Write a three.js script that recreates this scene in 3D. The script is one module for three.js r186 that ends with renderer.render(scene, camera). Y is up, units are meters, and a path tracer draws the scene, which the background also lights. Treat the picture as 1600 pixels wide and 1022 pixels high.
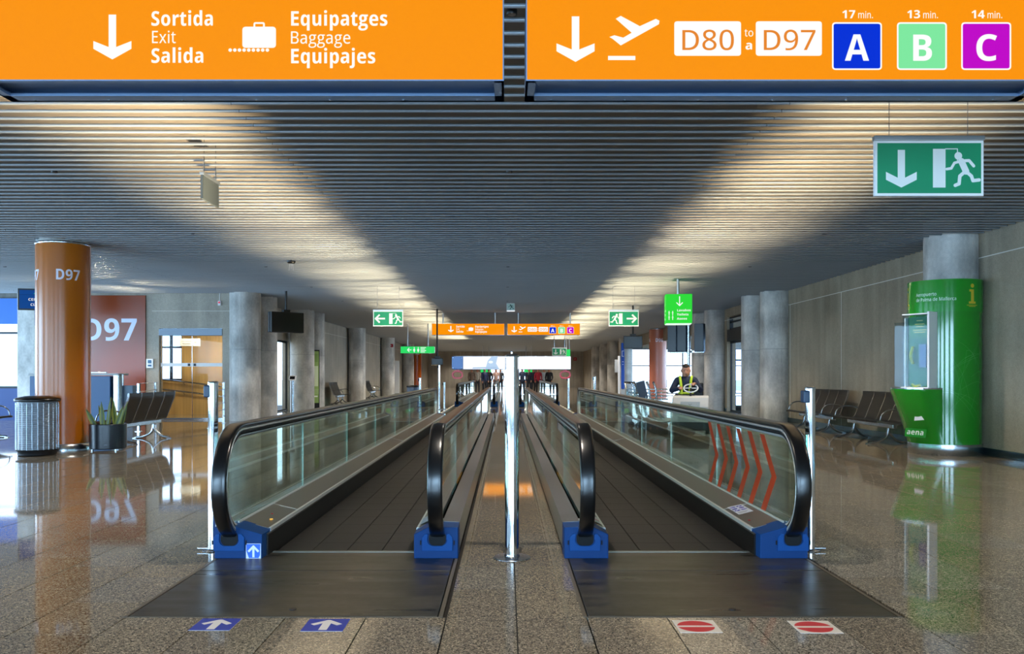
import * as THREE from 'three';
import { mergeGeometries } from 'three/addons/utils/BufferGeometryUtils.js';
import { RoundedBoxGeometry } from 'three/addons/geometries/RoundedBoxGeometry.js';
import { RectAreaLightUniformsLib } from 'three/addons/lights/RectAreaLightUniformsLib.js';

// ---------------------------------------------------------------- camera, sky, exposure, large lights
const FOCAL = 1320, EYE = 1.3, EYEX = -0.035;
const scene = new THREE.Scene();
const camera = new THREE.PerspectiveCamera(2 * Math.atan(511 / FOCAL) * 180 / Math.PI, 1600 / 1022, 0.05, 400);
camera.position.set(EYEX, EYE, 0);
camera.setViewOffset(1600, 1022, 9, -74, 1600, 1022);      // shifted lens: verticals stay vertical
camera.updateProjectionMatrix();
const renderer = new THREE.WebGLRenderer({ antialias: true });
renderer.toneMapping = THREE.LinearToneMapping;
renderer.toneMappingExposure = 1.0;
renderer.shadowMap.enabled = true;
RectAreaLightUniformsLib.init();
scene.background = new THREE.Color().setRGB(0.70, 0.86, 1.0);
scene.backgroundIntensity = 4.5;

const WARM = new THREE.Color().setRGB(1.0, 0.82, 0.52);
const DAY = new THREE.Color().setRGB(0.43, 0.71, 1.0);
function areaLight(name, w, h, [x, y, z], [tx, ty, tz], color, intensity) {
  const l = new THREE.RectAreaLight(color, intensity, w, h);
  l.name = name; l.position.set(x, y, z); l.lookAt(tx, ty, tz); scene.add(l); return l;
}
// daylight entering by the glazed walls (behind the photographer, along the gate lounge)
for (const x of [-15.2, -8.0, -0.9, 5.2]) areaLight('daylight_back', x > 4 ? 3.6 : 4.4, 3.0, [x, 1.9, 8.7], [x, 1.9, 0], DAY, 16);
for (const z of [5.2, -3.2, -11.6, -20]) areaLight('daylight_side', 5.0, 3.0, [-18.6, 1.9, z], [0, 1.9, z], DAY, 16);
areaLight('daylight_gate', 19, 2.6, [17.6, 1.7, -43], [0, 1.7, -43], DAY, 8);

// ---------------------------------------------------------------- helpers
const X = (px, Z) => (px - 791) / FOCAL * Z + EYEX;       // metres across at a given distance
const Y = (py, Z) => EYE + (585 - py) / FOCAL * Z;        // metres up at a given distance
let seed = 7;
const rnd = () => { seed = (seed * 1664525 + 1013904223) >>> 0; return seed / 4294967296; };
const rr = (a, b) => a + (b - a) * rnd();
const used = new Map();
function numbered(n) {
  const k = used.get(n) ?? 0; used.set(n, k + 1);
  return k ? `${n}_${String(k).padStart(3, '0')}` : n;
}
function thing(name, label, category, [x, y, z] = [0, 0, 0], turn = 0, group) {
  const o = new THREE.Group(); o.name = numbered(name); scene.add(o);
  o.position.set(x, y, z); o.rotation.y = turn; o.userData = { label, category };
  if (group) o.userData.group = group;
  return o;
}
function structure(name, label, category) {
  const o = new THREE.Group(); o.name = name; scene.add(o);
  o.userData = { label, category, kind: 'structure' }; return o;
}
function part(parent, name, geo, material, label) {
  const g = Array.isArray(geo) ? merge(geo) : geo;
  const m = new THREE.Mesh(g, material); m.name = name; m.castShadow = m.receiveShadow = true;
  if (label) m.userData.label = label;
  parent.add(m); return m;
}
function parts(parent, name, list, material, label) { return list.map((g) => part(parent, name, g, material, label)); }   // each piece a part of its own
function copyOf(o, [x, y, z], turn, label) {
  const c = o.clone(); c.name = numbered(o.name.replace(/_\d{3}$/, '')); c.userData = { ...o.userData, label };
  c.position.set(x, y, z); c.rotation.y = turn; scene.add(c); return c;
}
function merge(list) {
  const out = list.map((g) => { const n = g.index ? g.toNonIndexed() : g; for (const k of Object.keys(n.attributes)) if (!['position', 'normal', 'uv'].includes(k)) n.deleteAttribute(k); return n; });
  return mergeGeometries(out, false);
}
const box = (w, h, d, x = 0, y = 0, z = 0) => new THREE.BoxGeometry(w, h, d).translate(x, y, z);
const rbox = (w, h, d, x = 0, y = 0, z = 0, r = 0.01, s = 2) => new RoundedBoxGeometry(w, h, d, s, r).translate(x, y, z);
const cyl = (r, h, x = 0, y = 0, z = 0, seg = 24, r2 = r) => new THREE.CylinderGeometry(r2, r, h, seg).translate(x, y + h / 2, z);   // stands on y
const lathe = (pts, seg = 32) => new THREE.LatheGeometry(pts.map(([a, b]) => new THREE.Vector2(a, b)), seg);
const V = (x, y, z) => new THREE.Vector3(x, y, z);
function bar(a, b, r, seg = 10) {
  const d = b.clone().sub(a), g = new THREE.CylinderGeometry(r, r, d.length(), seg);
  g.applyQuaternion(new THREE.Quaternion().setFromUnitVectors(V(0, 1, 0), d.clone().normalize()));
  return g.translate((a.x + b.x) / 2, (a.y + b.y) / 2, (a.z + b.z) / 2);
}
const tube = (pts, r, n = 24, seg = 8, t = 0.5) => new THREE.TubeGeometry(new THREE.CatmullRomCurve3(pts, false, 'catmullrom', t), n, r, seg, false);
const poly = (pts) => new THREE.Shape(pts.map(([a, b]) => new THREE.Vector2(a, b)));
function roundRect(x, y, w, h, r) {
  const s = new THREE.Shape(); s.moveTo(x + r, y); s.lineTo(x + w - r, y); s.absarc(x + w - r, y + r, r, -Math.PI / 2, 0); s.lineTo(x + w, y + h - r);
  s.absarc(x + w - r, y + h - r, r, 0, Math.PI / 2); s.lineTo(x + r, y + h); s.absarc(x + r, y + h - r, r, Math.PI / 2, Math.PI); s.lineTo(x, y + r); s.absarc(x + r, y + r, r, Math.PI, 1.5 * Math.PI); return s;
}
const SIDE = new THREE.Matrix4().makeBasis(V(0, 0, -1), V(0, 1, 0), V(1, 0, 0));
// shape drawn as (distance ahead, height), given a thickness across
const exSide = (shape, x0, t, opt = {}) => new THREE.ExtrudeGeometry(shape, { depth: t, bevelEnabled: false, curveSegments: 20, ...opt }).applyMatrix4(SIDE).translate(x0, 0, 0);
// shape drawn as (across, height), given a length ahead from distance Z0 to Z1
const exAhead = (shape, Z0, Z1, opt = {}) => new THREE.ExtrudeGeometry(shape, { depth: Z1 - Z0, bevelEnabled: false, curveSegments: 12, ...opt }).translate(0, 0, -Z1);
function metreUV(g, s = 1) {                                  // uv in metres by the way a face points
  const n = g.index ? g.toNonIndexed() : g, p = n.attributes.position, q = n.attributes.normal, uv = new Float32Array(p.count * 2);
  for (let i = 0; i < p.count; i++) {
    const ax = Math.abs(q.getX(i)), ay = Math.abs(q.getY(i)), az = Math.abs(q.getZ(i));
    const [u, v] = ay > ax && ay > az ? [p.getX(i), p.getZ(i)] : ax > az ? [p.getZ(i), p.getY(i)] : [p.getX(i), p.getY(i)];
    uv[2 * i] = u * s; uv[2 * i + 1] = v * s;
  }
  n.setAttribute('uv', new THREE.BufferAttribute(uv, 2)); return n;
}

// ---------------------------------------------------------------- textures
function lattice(n, s) { let k = s >>> 0; const a = new Float32Array(n * n); for (let i = 0; i < a.length; i++) { k = (k * 1664525 + 1013904223) >>> 0; a[i] = k / 4294967296; } return a; }
function noiseField(size, cellsX, cellsY, s) {               // tileable value noise
  const n = Math.max(cellsX, cellsY), L = lattice(n, s), out = new Float32Array(size * size), f = (t) => t * t * (3 - 2 * t);
  for (let y = 0; y < size; y++) for (let x = 0; x < size; x++) {
    const u = x / size * cellsX, v = y / size * cellsY, i = Math.floor(u), j = Math.floor(v), a = f(u - i), b = f(v - j);
    const i1 = (i + 1) % cellsX, j1 = (j + 1) % cellsY;
    out[y * size + x] = (L[j * n + i] * (1 - a) + L[j * n + i1] * a) * (1 - b) + (L[j1 * n + i] * (1 - a) + L[j1 * n + i1] * a) * b;
  }
  return out;
}
function dataTex(size, fn, srgb = true, rep = [1, 1]) {
  const d = new Uint8Array(size * size * 4);
  for (let i = 0; i < size * size; i++) { const c = fn(i); for (let k = 0; k < 3; k++) d[4 * i + k] = Math.max(0, Math.min(255, c[k])); d[4 * i + 3] = 255; }
  const t = new THREE.DataTexture(d, size, size); t.wrapS = t.wrapT = THREE.RepeatWrapping; t.magFilter = THREE.LinearFilter; t.minFilter = THREE.LinearMipmapLinearFilter; t.generateMipmaps = true;
  if (srgb) t.colorSpace = THREE.SRGBColorSpace;
  t.repeat.set(...rep); t.needsUpdate = true; return t;
}
const S = 1024;
const g1 = noiseField(S, 190, 190, 11), g2 = noiseField(S, 110, 110, 12), g3 = noiseField(S, 330, 330, 13), g4 = noiseField(S, 6, 6, 14);
const graniteTex = dataTex(S, (i) => {
  const a = g1[i], b = g2[i], c = g3[i], w = (g4[i] - 0.5) * 8;
  let t = 134 + (a - 0.5) * 70 + (b - 0.5) * 44 + (c - 0.5) * 78 + w;
  if (a * 0.6 + c * 0.4 < 0.30) t -= 38; if (b > 0.78 && c > 0.45) t += 26;
  return [t * 1.0, t * 0.935, t * 0.83];
}, true, [1 / 0.95, 1 / 0.95]);
const k1 = noiseField(S, 5, 5, 21), k2 = noiseField(S, 17, 9, 22), k3 = noiseField(S, 70, 50, 23), k4 = noiseField(S, 300, 300, 24), k5 = noiseField(S, 24, 3, 25);
const concreteTex = dataTex(S, (i) => { const t = 158 + (k1[i] - 0.5) * 34 + (k2[i] - 0.5) * 26 + (k3[i] - 0.5) * 14 + (k4[i] - 0.5) * 14 + (k5[i] - 0.5) * 22; return [t, t * 0.985, t * 0.95]; }, true, [1 / 2.6, 1 / 2.6]);
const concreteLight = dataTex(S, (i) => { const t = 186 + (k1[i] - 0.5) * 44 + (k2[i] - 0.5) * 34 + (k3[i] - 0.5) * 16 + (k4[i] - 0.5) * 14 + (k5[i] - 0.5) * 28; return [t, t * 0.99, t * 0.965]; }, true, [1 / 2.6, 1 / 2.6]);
const plasterTex = dataTex(S, (i) => { const t = 176 + (k1[i] - 0.5) * 18 + (k5[i] - 0.5) * 20 + (k3[i] - 0.5) * 8 + (k4[i] - 0.5) * 22; return [t, t * 0.965, t * 0.90]; }, true, [1 / 3, 1 / 3]);
const b1 = noiseField(512, 4, 180, 31), b2 = noiseField(512, 7, 23, 32), b3 = noiseField(512, 60, 60, 33);
const plateTex = dataTex(512, (i) => { const t = 94 + (b1[i] - 0.5) * 14 + (b2[i] - 0.5) * 20 + (b3[i] - 0.5) * 10; return [t, t * 0.97, t * 0.91]; }, true, [1 / 1.7, 1 / 1.7]);
const plateRough = dataTex(512, (i) => { const t = 92 + (b1[i] - 0.5) * 22 + (b2[i] - 0.5) * 40; return [t, t, t]; }, false, [1 / 1.7, 1 / 1.7]);
const ribTex = dataTex(256, (i) => { const x = i % 256, t = (x % 16) < 8 ? 255 : 0; return [t, t, t]; }, false, [1 / 0.16, 1 / 0.16]);
const ribCol = dataTex(256, (i) => { const x = i % 256, y = (i >> 8), t = ((x % 16) < 8 ? 60 : 20) - (y % 32 < 2 ? 10 : 0); return [t, t * 0.93, t * 0.84]; }, true, [1 / 0.16, 1 / 0.16]);
const w1 = noiseField(512, 90, 2, 41), w2 = noiseField(512, 12, 3, 42);
const woodTex = dataTex(512, (i) => { const t = 1 + (w1[i] - 0.5) * 0.10 + (w2[i] - 0.5) * 0.14; return [214 * t, 176 * t, 110 * t]; }, true, [1 / 2.2, 1 / 2.2]);
const meshBump = dataTex(128, (i) => { const x = i % 128, y = i >> 7, t = (x % 16 < 9 && y % 16 < 9) ? 0 : 255; return [t, t, t]; }, false, [1 / 0.06, 1 / 0.06]);

// ---------------------------------------------------------------- materials
const std = (hex, roughness = 0.6, metalness = 0, o = {}) => new THREE.MeshStandardMaterial({ color: hex, roughness, metalness, ...o });
const phys = (hex, roughness = 0.5, metalness = 0, o = {}) => new THREE.MeshPhysicalMaterial({ color: hex, roughness, metalness, ...o });
const M = {
  granite: [0xffffff, 0xf1ede6, 0xfffaf0].map((c) => phys(c, 0.045, 0, { map: graniteTex, ior: 1.55 })),
  joint: std(0x1c1814, 0.85),
  concrete: std(0xb9b9b6, 0.75, 0, { map: concreteTex }),
  columnConcrete: std(0xffffff, 0.6, 0, { map: concreteLight }), daylitWall: std(0xf4f2ee, 0.7, 0, { map: plasterTex }),  // columns, left and far walls: daylight put into these paler colours
  plaster: std(0xd8d0c2, 0.75, 0, { map: plasterTex }),
  slat: std(0x9da3a9, 0.35, 0.35),
  slab: std(0x6e655b, 0.85),
  plate: std(0xe9e4da, 1, 0.75, { map: plateTex, roughnessMap: plateRough }),
  plateEdge: std(0x6d6558, 0.5, 0.6),
  comb: std(0x9aa09a, 0.35, 0.9),
  pallet: std(0xffffff, 0.6, 0.2, { map: ribCol, bumpMap: ribTex, bumpScale: 0.004 }),
  handrail: phys(0x0a0a0b, 0.28, 0, { clearcoat: 0.4, clearcoatRoughness: 0.2 }),
  alu: std(0xc9cdd0, 0.28, 0.9),
  brightAlu: std(0xe6ebea, 0.28, 0.55),
  deck: std(0x8d8a86, 0.34, 0.8),
  cladding: std(0x96989b, 0.3, 0.85),
  skirt: std(0x060607, 0.4),
  gasket: std(0x15171a, 0.5),
  bluePlastic: phys(0x063a73, 0.5, 0, { specularIntensity: 0.4 }),
  bluePlasticLight: phys(0x08478a, 0.5, 0, { specularIntensity: 0.4 }),
  hole: std(0x04060a, 0.8), seal: std(0xa9c4bd, 0.4),
  glass: phys(0xeaf6f0, 0.0, 0, { transmission: 1, thickness: 0, ior: 1.5 }),
  doorGlass: phys(0xf4f9ff, 0.0, 0, { specularIntensity: 0.12, transmission: 1, thickness: 0, ior: 1.5 }),
  pane: phys(0xf4f9ff, 0.0, 0, { specularIntensity: 0.4, transmission: 1, thickness: 0, ior: 1.5 }),
  acrylic: phys(0xe4eef2, 0.02, 0, { specularIntensity: 0.25, transmission: 1, thickness: 0, ior: 1.45 }),
  chrome: std(0xd9dde2, 0.08, 1),
  steel: std(0xb9bec4, 0.25, 1),
  black: std(0x101114, 0.45),
  blackGloss: phys(0x07080a, 0.3),
  darkFrame: std(0x23282e, 0.5, 0.4),
  orangeWrap: phys(0xc4570c, 0.28, 0, { clearcoat: 0.25, clearcoatRoughness: 0.25 }),
  orangeSticker: std(0xb0390f, 0.5),
  red: std(0xb3131f, 0.4),
  white: std(0xe8e9ea, 0.4),
  greyPaint: std(0xb4b8ba, 0.5),
  signFrame: std(0x86a2c6, 0.4, 0.35),
  seatBlack: phys(0x0b0c0e, 0.45),
  green: phys(0x0f8a1a, 0.18, 0, { clearcoat: 0.6, clearcoatRoughness: 0.1 }),
  leaf: std(0x1f5a22, 0.4), leafEdge: std(0xa8b64a, 0.45),
  soil: std(0x241a12, 0.95),
  potBlue: phys(0x10161f, 0.3),
  bag: phys(0x7f8994, 0.35, 0, { transmission: 0.25, thickness: 0 }),
  wood: std(0xffffff, 0.5, 0, { map: woodTex }),
  apron: std(0x9fa4a6, 0.9),
};

// ---------------------------------------------------------------- print and screens
function canvas(w, h, draw) {
  const c = document.createElement('canvas'); c.width = w; c.height = h; draw(c.getContext('2d'), w, h);
  const t = new THREE.CanvasTexture(c); t.colorSpace = THREE.SRGBColorSpace; t.magFilter = THREE.LinearFilter; return t;
}
const litFace = (tex, k = 1) => phys(0x000000, 0.6, 0, { specularIntensity: 0.2, emissive: new THREE.Color(k, k, k), emissiveMap: tex });
const print = (tex, rough = 0.4) => std(0xffffff, rough, 0, { map: tex });
function write(c, s, x, y, px, font = 'bold', wide = null, color = '#fff', align = 'left') {
  c.save(); c.fillStyle = color; c.font = `${font} ${px}px sans-serif`; c.textBaseline = 'alphabetic'; c.textAlign = align;
  const w = c.measureText(s).width; c.translate(x, y); if (wide) c.scale(wide / w, 1); c.fillText(s, 0, 0); c.restore();
}
function rrect(c, x, y, w, h, r, fill, stroke, lw) {
  c.beginPath(); c.moveTo(x + r, y); c.lineTo(x + w - r, y); c.quadraticCurveTo(x + w, y, x + w, y + r); c.lineTo(x + w, y + h - r); c.quadraticCurveTo(x + w, y + h, x + w - r, y + h);
  c.lineTo(x + r, y + h); c.quadraticCurveTo(x, y + h, x, y + h - r); c.lineTo(x, y + r); c.quadraticCurveTo(x, y, x + r, y); c.closePath();
  if (fill) { c.fillStyle = fill; c.fill(); } if (stroke) { c.strokeStyle = stroke; c.lineWidth = lw; c.stroke(); }
}
function wrapDraw(c, w, fn) { for (const o of [-w, 0, w]) { c.save(); c.translate(o, 0); fn(); c.restore(); } }
function pathFill(c, pts, color) { c.fillStyle = color; c.beginPath(); pts.forEach(([x, y], i) => i ? c.lineTo(x, y) : c.moveTo(x, y)); c.closePath(); c.fill(); }
function downArrow(c, cx, top, bottom, half, stem, color) {
  const th = stem * 1.15;
  pathFill(c, [[cx - stem / 2, top], [cx + stem / 2, top], [cx + stem / 2, bottom - half * 0.62 - 2], [cx + half, bottom - half * 1.02], [cx + half, bottom - half * 1.02 + th * 0.95], [cx, bottom], [cx - half, bottom - half * 1.02 + th * 0.95], [cx - half, bottom - half * 1.02], [cx - stem / 2, bottom - half * 0.62 - 2]], color);
}
function stroke(c, pts, w, color, cap = 'round') { c.strokeStyle = color; c.lineWidth = w; c.lineCap = cap; c.lineJoin = 'round'; c.beginPath(); pts.forEach(([x, y], i) => i ? c.lineTo(x, y) : c.moveTo(x, y)); c.stroke(); }
// the two lit direction boards: drawn in photograph-sized units (829 x 134) scaled up
const ORANGE = '#fd9500';
const boardLeft = canvas(2048, 331, (c) => {
  c.scale(2048 / 829, 2048 / 829); c.fillStyle = ORANGE; c.fillRect(0, 0, 829, 134);
  const ox = 41, oy = 8;
  downArrow(c, 175 + ox, 19 + oy, 93 + oy, 30, 12, '#fff');
  write(c, 'Sortida', 235 + ox, 37 + oy, 33, 'bold', 100); write(c, 'Exit', 235 + ox, 66 + oy, 28, '', 40); write(c, 'Salida', 235 + ox, 98 + oy, 33, 'bold', 85);
  rrect(c, 379 + ox, 39 + oy, 53, 35, 6, '#fff'); rrect(c, 398 + ox, 33 + oy, 15, 8, 2, null, '#fff', 3);
  for (let k = 0; k < 9; k++) { c.fillStyle = '#fff'; c.beginPath(); c.arc(360 + ox + k * 7.3, 77.5 + oy, 2.9, 0, 7); c.fill(); }
  write(c, 'Equipatges', 453 + ox, 37 + oy, 33, 'bold', 155); write(c, 'Baggage', 453 + ox, 67 + oy, 28, '', 97); write(c, 'Equipajes', 453 + ox, 99 + oy, 33, 'bold', 136);
});
const boardRight = (last) => canvas(2048, 331, (c) => {
  c.scale(2048 / 829, 2048 / 829); c.fillStyle = ORANGE; c.fillRect(0, 0, 829, 134);
  const ox = -822, oy = 8;
  downArrow(c, 898 + ox, 22 + oy, 97 + oy, 30, 12, '#fff');
  const P = (pts) => pts.map(([x, y]) => [x / 2 + 800 + ox, y / 2 + oy]);
  pathFill(c, P([[448, 52], [460, 58], [458, 70], [338, 140], [312, 118], [302, 112], [318, 106], [346, 114], [372, 98], [322, 52], [338, 42], [398, 76]]), '#fff');
  pathFill(c, P([[298, 174], [384, 174], [384, 188], [298, 188]]), '#fff');
  rrect(c, 1053 + ox, 30 + oy, 105, 57, 5, '#fff'); write(c, 'D80', 1061 + ox, 77 + oy, 46, '', 88, '#e8862a');
  write(c, 'to', 1163 + ox, 55 + oy, 18, '', 15); write(c, 'a', 1164 + ox, 76 + oy, 20, 'bold', 13);
  rrect(c, 1181 + ox, 30 + oy, 104, 57, 5, '#fff'); write(c, last, 1189 + ox, 77 + oy, 46, '', 88, '#e8862a');
  for (const [x, l, col, mins] of [[1301, 'A', '#0030d8', '17'], [1403, 'B', '#7fe9a0', '13'], [1504, 'C', '#c000c8', '14']]) {
    rrect(c, x + 1 + ox, 33 + oy, 76, 76, 5, col, '#fff', 2.6); write(c, l, x + 39 + ox, 95 + oy, 60, 'bold', 38, '#fff', 'center');
    write(c, mins, x + 15 + ox, 25 + oy, 19, 'bold', 22); write(c, 'min.', x + 40 + ox, 25 + oy, 16, '', 25);
  }
});
const BOARD = { left: litFace(boardLeft, 1.0), right: litFace(boardRight('D97'), 1.0), rightFar: litFace(boardRight('D95'), 1.0) };
function runner(c, ox, oy, s, body, flip = 1) {              // the running figure of an escape sign, about 100 units tall
  const q = (x, y) => [ox + flip * x * s, oy + y * s];
  c.fillStyle = body; c.beginPath(); c.arc(...q(44, 20), 10 * s, 0, 7); c.fill();
  stroke(c, [q(52, 34), q(64, 60)], 17 * s, body);
  stroke(c, [q(54, 33), q(34, 38), q(26, 52), q(14, 54)], 7 * s, body); stroke(c, [q(54, 33), q(72, 32), q(84, 46)], 8 * s, body);
  stroke(c, [q(62, 60), q(48, 72), q(46, 92), q(36, 96)], 9 * s, body); stroke(c, [q(64, 60), q(78, 72), q(82, 84), q(98, 82)], 9 * s, body);
}
const GREEN = '#0a8a5c', PALE = '#dfe6e2';
const exitTex = (kind) => canvas(768, 384, (c) => {
  c.fillStyle = '#e8ece9'; c.fillRect(0, 0, 768, 384); c.fillStyle = GREEN; c.fillRect(14, 14, 740, 356);
  const right = kind === 'right';
  const ax = right ? 580 : 185;
  if (kind === 'down') downArrow(c, ax, 62, 330, 110, 52, PALE);
  else { const d = right ? 1 : -1; stroke(c, [[ax - d * 120, 192], [ax + d * 110, 192]], 44, PALE, 'butt'); stroke(c, [[ax + d * 20, 90], [ax + d * 125, 192], [ax + d * 20, 294]], 44, PALE, 'butt'); }
  const dx = right ? 70 : 430;
  if (right) { c.fillStyle = PALE; c.fillRect(260, 55, 90, 275); runner(c, 330, 40, 2.9, PALE, -1); }
  else { c.fillStyle = PALE; c.fillRect(dx - 20, 55, 90, 275); stroke(c, [[dx + 70, 55], [dx + 155, 55], [dx + 155, 140]], 7, PALE); c.strokeStyle = PALE; runner(c, dx + 40, 50, 2.75, PALE); }
});
const EXIT = { down: print(exitTex('down')), left: print(exitTex('left')), right: print(exitTex('right')) };
EXIT.down.emissive = EXIT.left.emissive = EXIT.right.emissive = new THREE.Color(0.1, 0.1, 0.1);
for (const k of ['down', 'left', 'right']) EXIT[k].emissiveMap = EXIT[k].map;

// ---------------------------------------------------------------- the setting
const HALL = { right: 7.7, left: -7.9, loungeLeft: -19, back: 9, far: -85, gateWall: -24, H: 3.58, slab: 3.85 };

// outside
{
  const g = structure('ground_outside', 'pale concrete airport apron beyond the glazing', 'ground');
  part(g, 'apron', new THREE.PlaneGeometry(400, 400).rotateX(-Math.PI / 2).translate(0, -0.35, -40), M.apron);
}
// floor: granite tiles with open joints on a dark bed; the nearest are single pieces
{
  const fl = structure('floor', 'polished beige granite floor laid in staggered rectangular tiles', 'floor');
  part(fl, 'floor_bed', [box(27.6, 0.2, 45.2, -5.65, -0.13, -13.6), box(27, 0.2, 52, 5, -0.13, -60.4)], M.joint);
  const TW = 0.45, TL = 0.60, J = 0.0065, walk = (x0, x1, Z0, Z1) => {   // cut away where the walkways lie
    const ax0 = Math.min(Math.abs(x0), Math.abs(x1)), ax1 = Math.max(Math.abs(x0), Math.abs(x1));
    return ax0 > 0.36 && ax1 < 2.15 && Z1 > 4.52 && Z0 < 25.3;
  };
  const edges = [0.0, 0.375]; for (let k = 1; k < 4; k++) edges.push(0.375 + k * (1.715 / 4)); edges.push(2.09); while (edges[edges.length - 1] < 19) edges.push(edges[edges.length - 1] + TW);
  const tiles = [];
  for (const s of [-1, 1]) for (let i = 0; i + 1 < edges.length; i++) {
    const xa = s * edges[i] + 0.02, xb = s * edges[i + 1] + 0.02, x0 = Math.min(xa, xb), x1 = Math.max(xa, xb);
    if (x0 > HALL.right || x1 < -19) continue;
    const inner = i >= 1 && edges[i + 1] <= 2.1;
    for (let k = -16; k < 60; k++) {
      let Z0 = 4.516 - 12 * TL + (k + 12) * TL + (i % 2 && !inner ? TL / 2 : 0), Z1 = Z0 + TL;
      if (Z0 < -9 || Z1 > 34) continue;
      if (inner && Z1 > 4.53 && Z0 < 24.9) { if (Z0 >= 4.5 ) continue; Z1 = Math.min(Z1, 4.514); }
      if (Z0 > 23.9 && x1 < -7.9) continue;
      tiles.push({ x0: Math.max(x0, -19) + J / 2, x1: Math.min(x1, HALL.right) - J / 2, Z0: Z0 + J / 2, Z1: Z1 - J / 2 });
    }
  }
  const geoOf = (t) => {
    const w = t.x1 - t.x0, l = t.Z1 - t.Z0, b = 0.0005, g = new THREE.BufferGeometry(), ou = rr(0, 7), ov = rr(0, 7);
    const P = [[-w / 2, -0.01, l / 2], [w / 2, -0.01, l / 2], [w / 2, -0.01, -l / 2], [-w / 2, -0.01, -l / 2]], top = [[-w / 2 + b, 0, l / 2 - b], [w / 2 - b, 0, l / 2 - b], [w / 2 - b, 0, -l / 2 + b], [-w / 2 + b, 0, -l / 2 + b]], mid = P.map(([x, , z]) => [x, -b, z]);
    const pos = [], uv = [], tri = (a, c, d) => { for (const v of [a, c, d]) { pos.push(...v); uv.push(v[0] + ou, v[2] + ov); } }, quad = (a, c, d, e) => { tri(a, c, d); tri(a, d, e); };
    quad(...top); for (let k = 0; k < 4; k++) { const n = (k + 1) % 4; quad(mid[k], mid[n], top[n], top[k]); quad(P[k], P[n], mid[n], mid[k]); }
    g.setAttribute('position', new THREE.Float32BufferAttribute(pos, 3)); g.setAttribute('uv', new THREE.Float32BufferAttribute(uv, 2)); g.computeVertexNormals(); return g;
  };
  const seen = (t) => { const x = (t.x0 + t.x1) / 2, Z = (t.Z0 + t.Z1) / 2; const px = 791 + (x - EYEX) / Z * FOCAL; return Z > 3.6 && px > -60 && px < 1660; };
  tiles.forEach((t) => { t.d = seen(t) ? Math.hypot((t.x0 + t.x1) / 2, (t.Z0 + t.Z1) / 2) : 1e6; });
  tiles.sort((a, b) => a.d - b.d);
  const rest = [[], [], []];
  tiles.forEach((t, n) => {
    const v = Math.floor(rnd() * 3), g = geoOf(t), x = (t.x0 + t.x1) / 2, z = -(t.Z0 + t.Z1) / 2;
    if (n < 290) { const m = part(fl, n ? `tile_${String(n).padStart(3, '0')}` : 'tile', g, M.granite[v]); m.position.set(x, 0, z); } else rest[v].push(g.translate(x, 0, z));
  });
  rest.forEach((r, v) => { const m = part(fl, 'distant_tiles', r, M.granite[v]); m.userData.kind = 'stuff'; });
  part(fl, 'distant_floor', metreUV(box(26.6, 0.01, 52, 5.1, -0.005, -59.9)), M.granite[0]);
}
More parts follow.
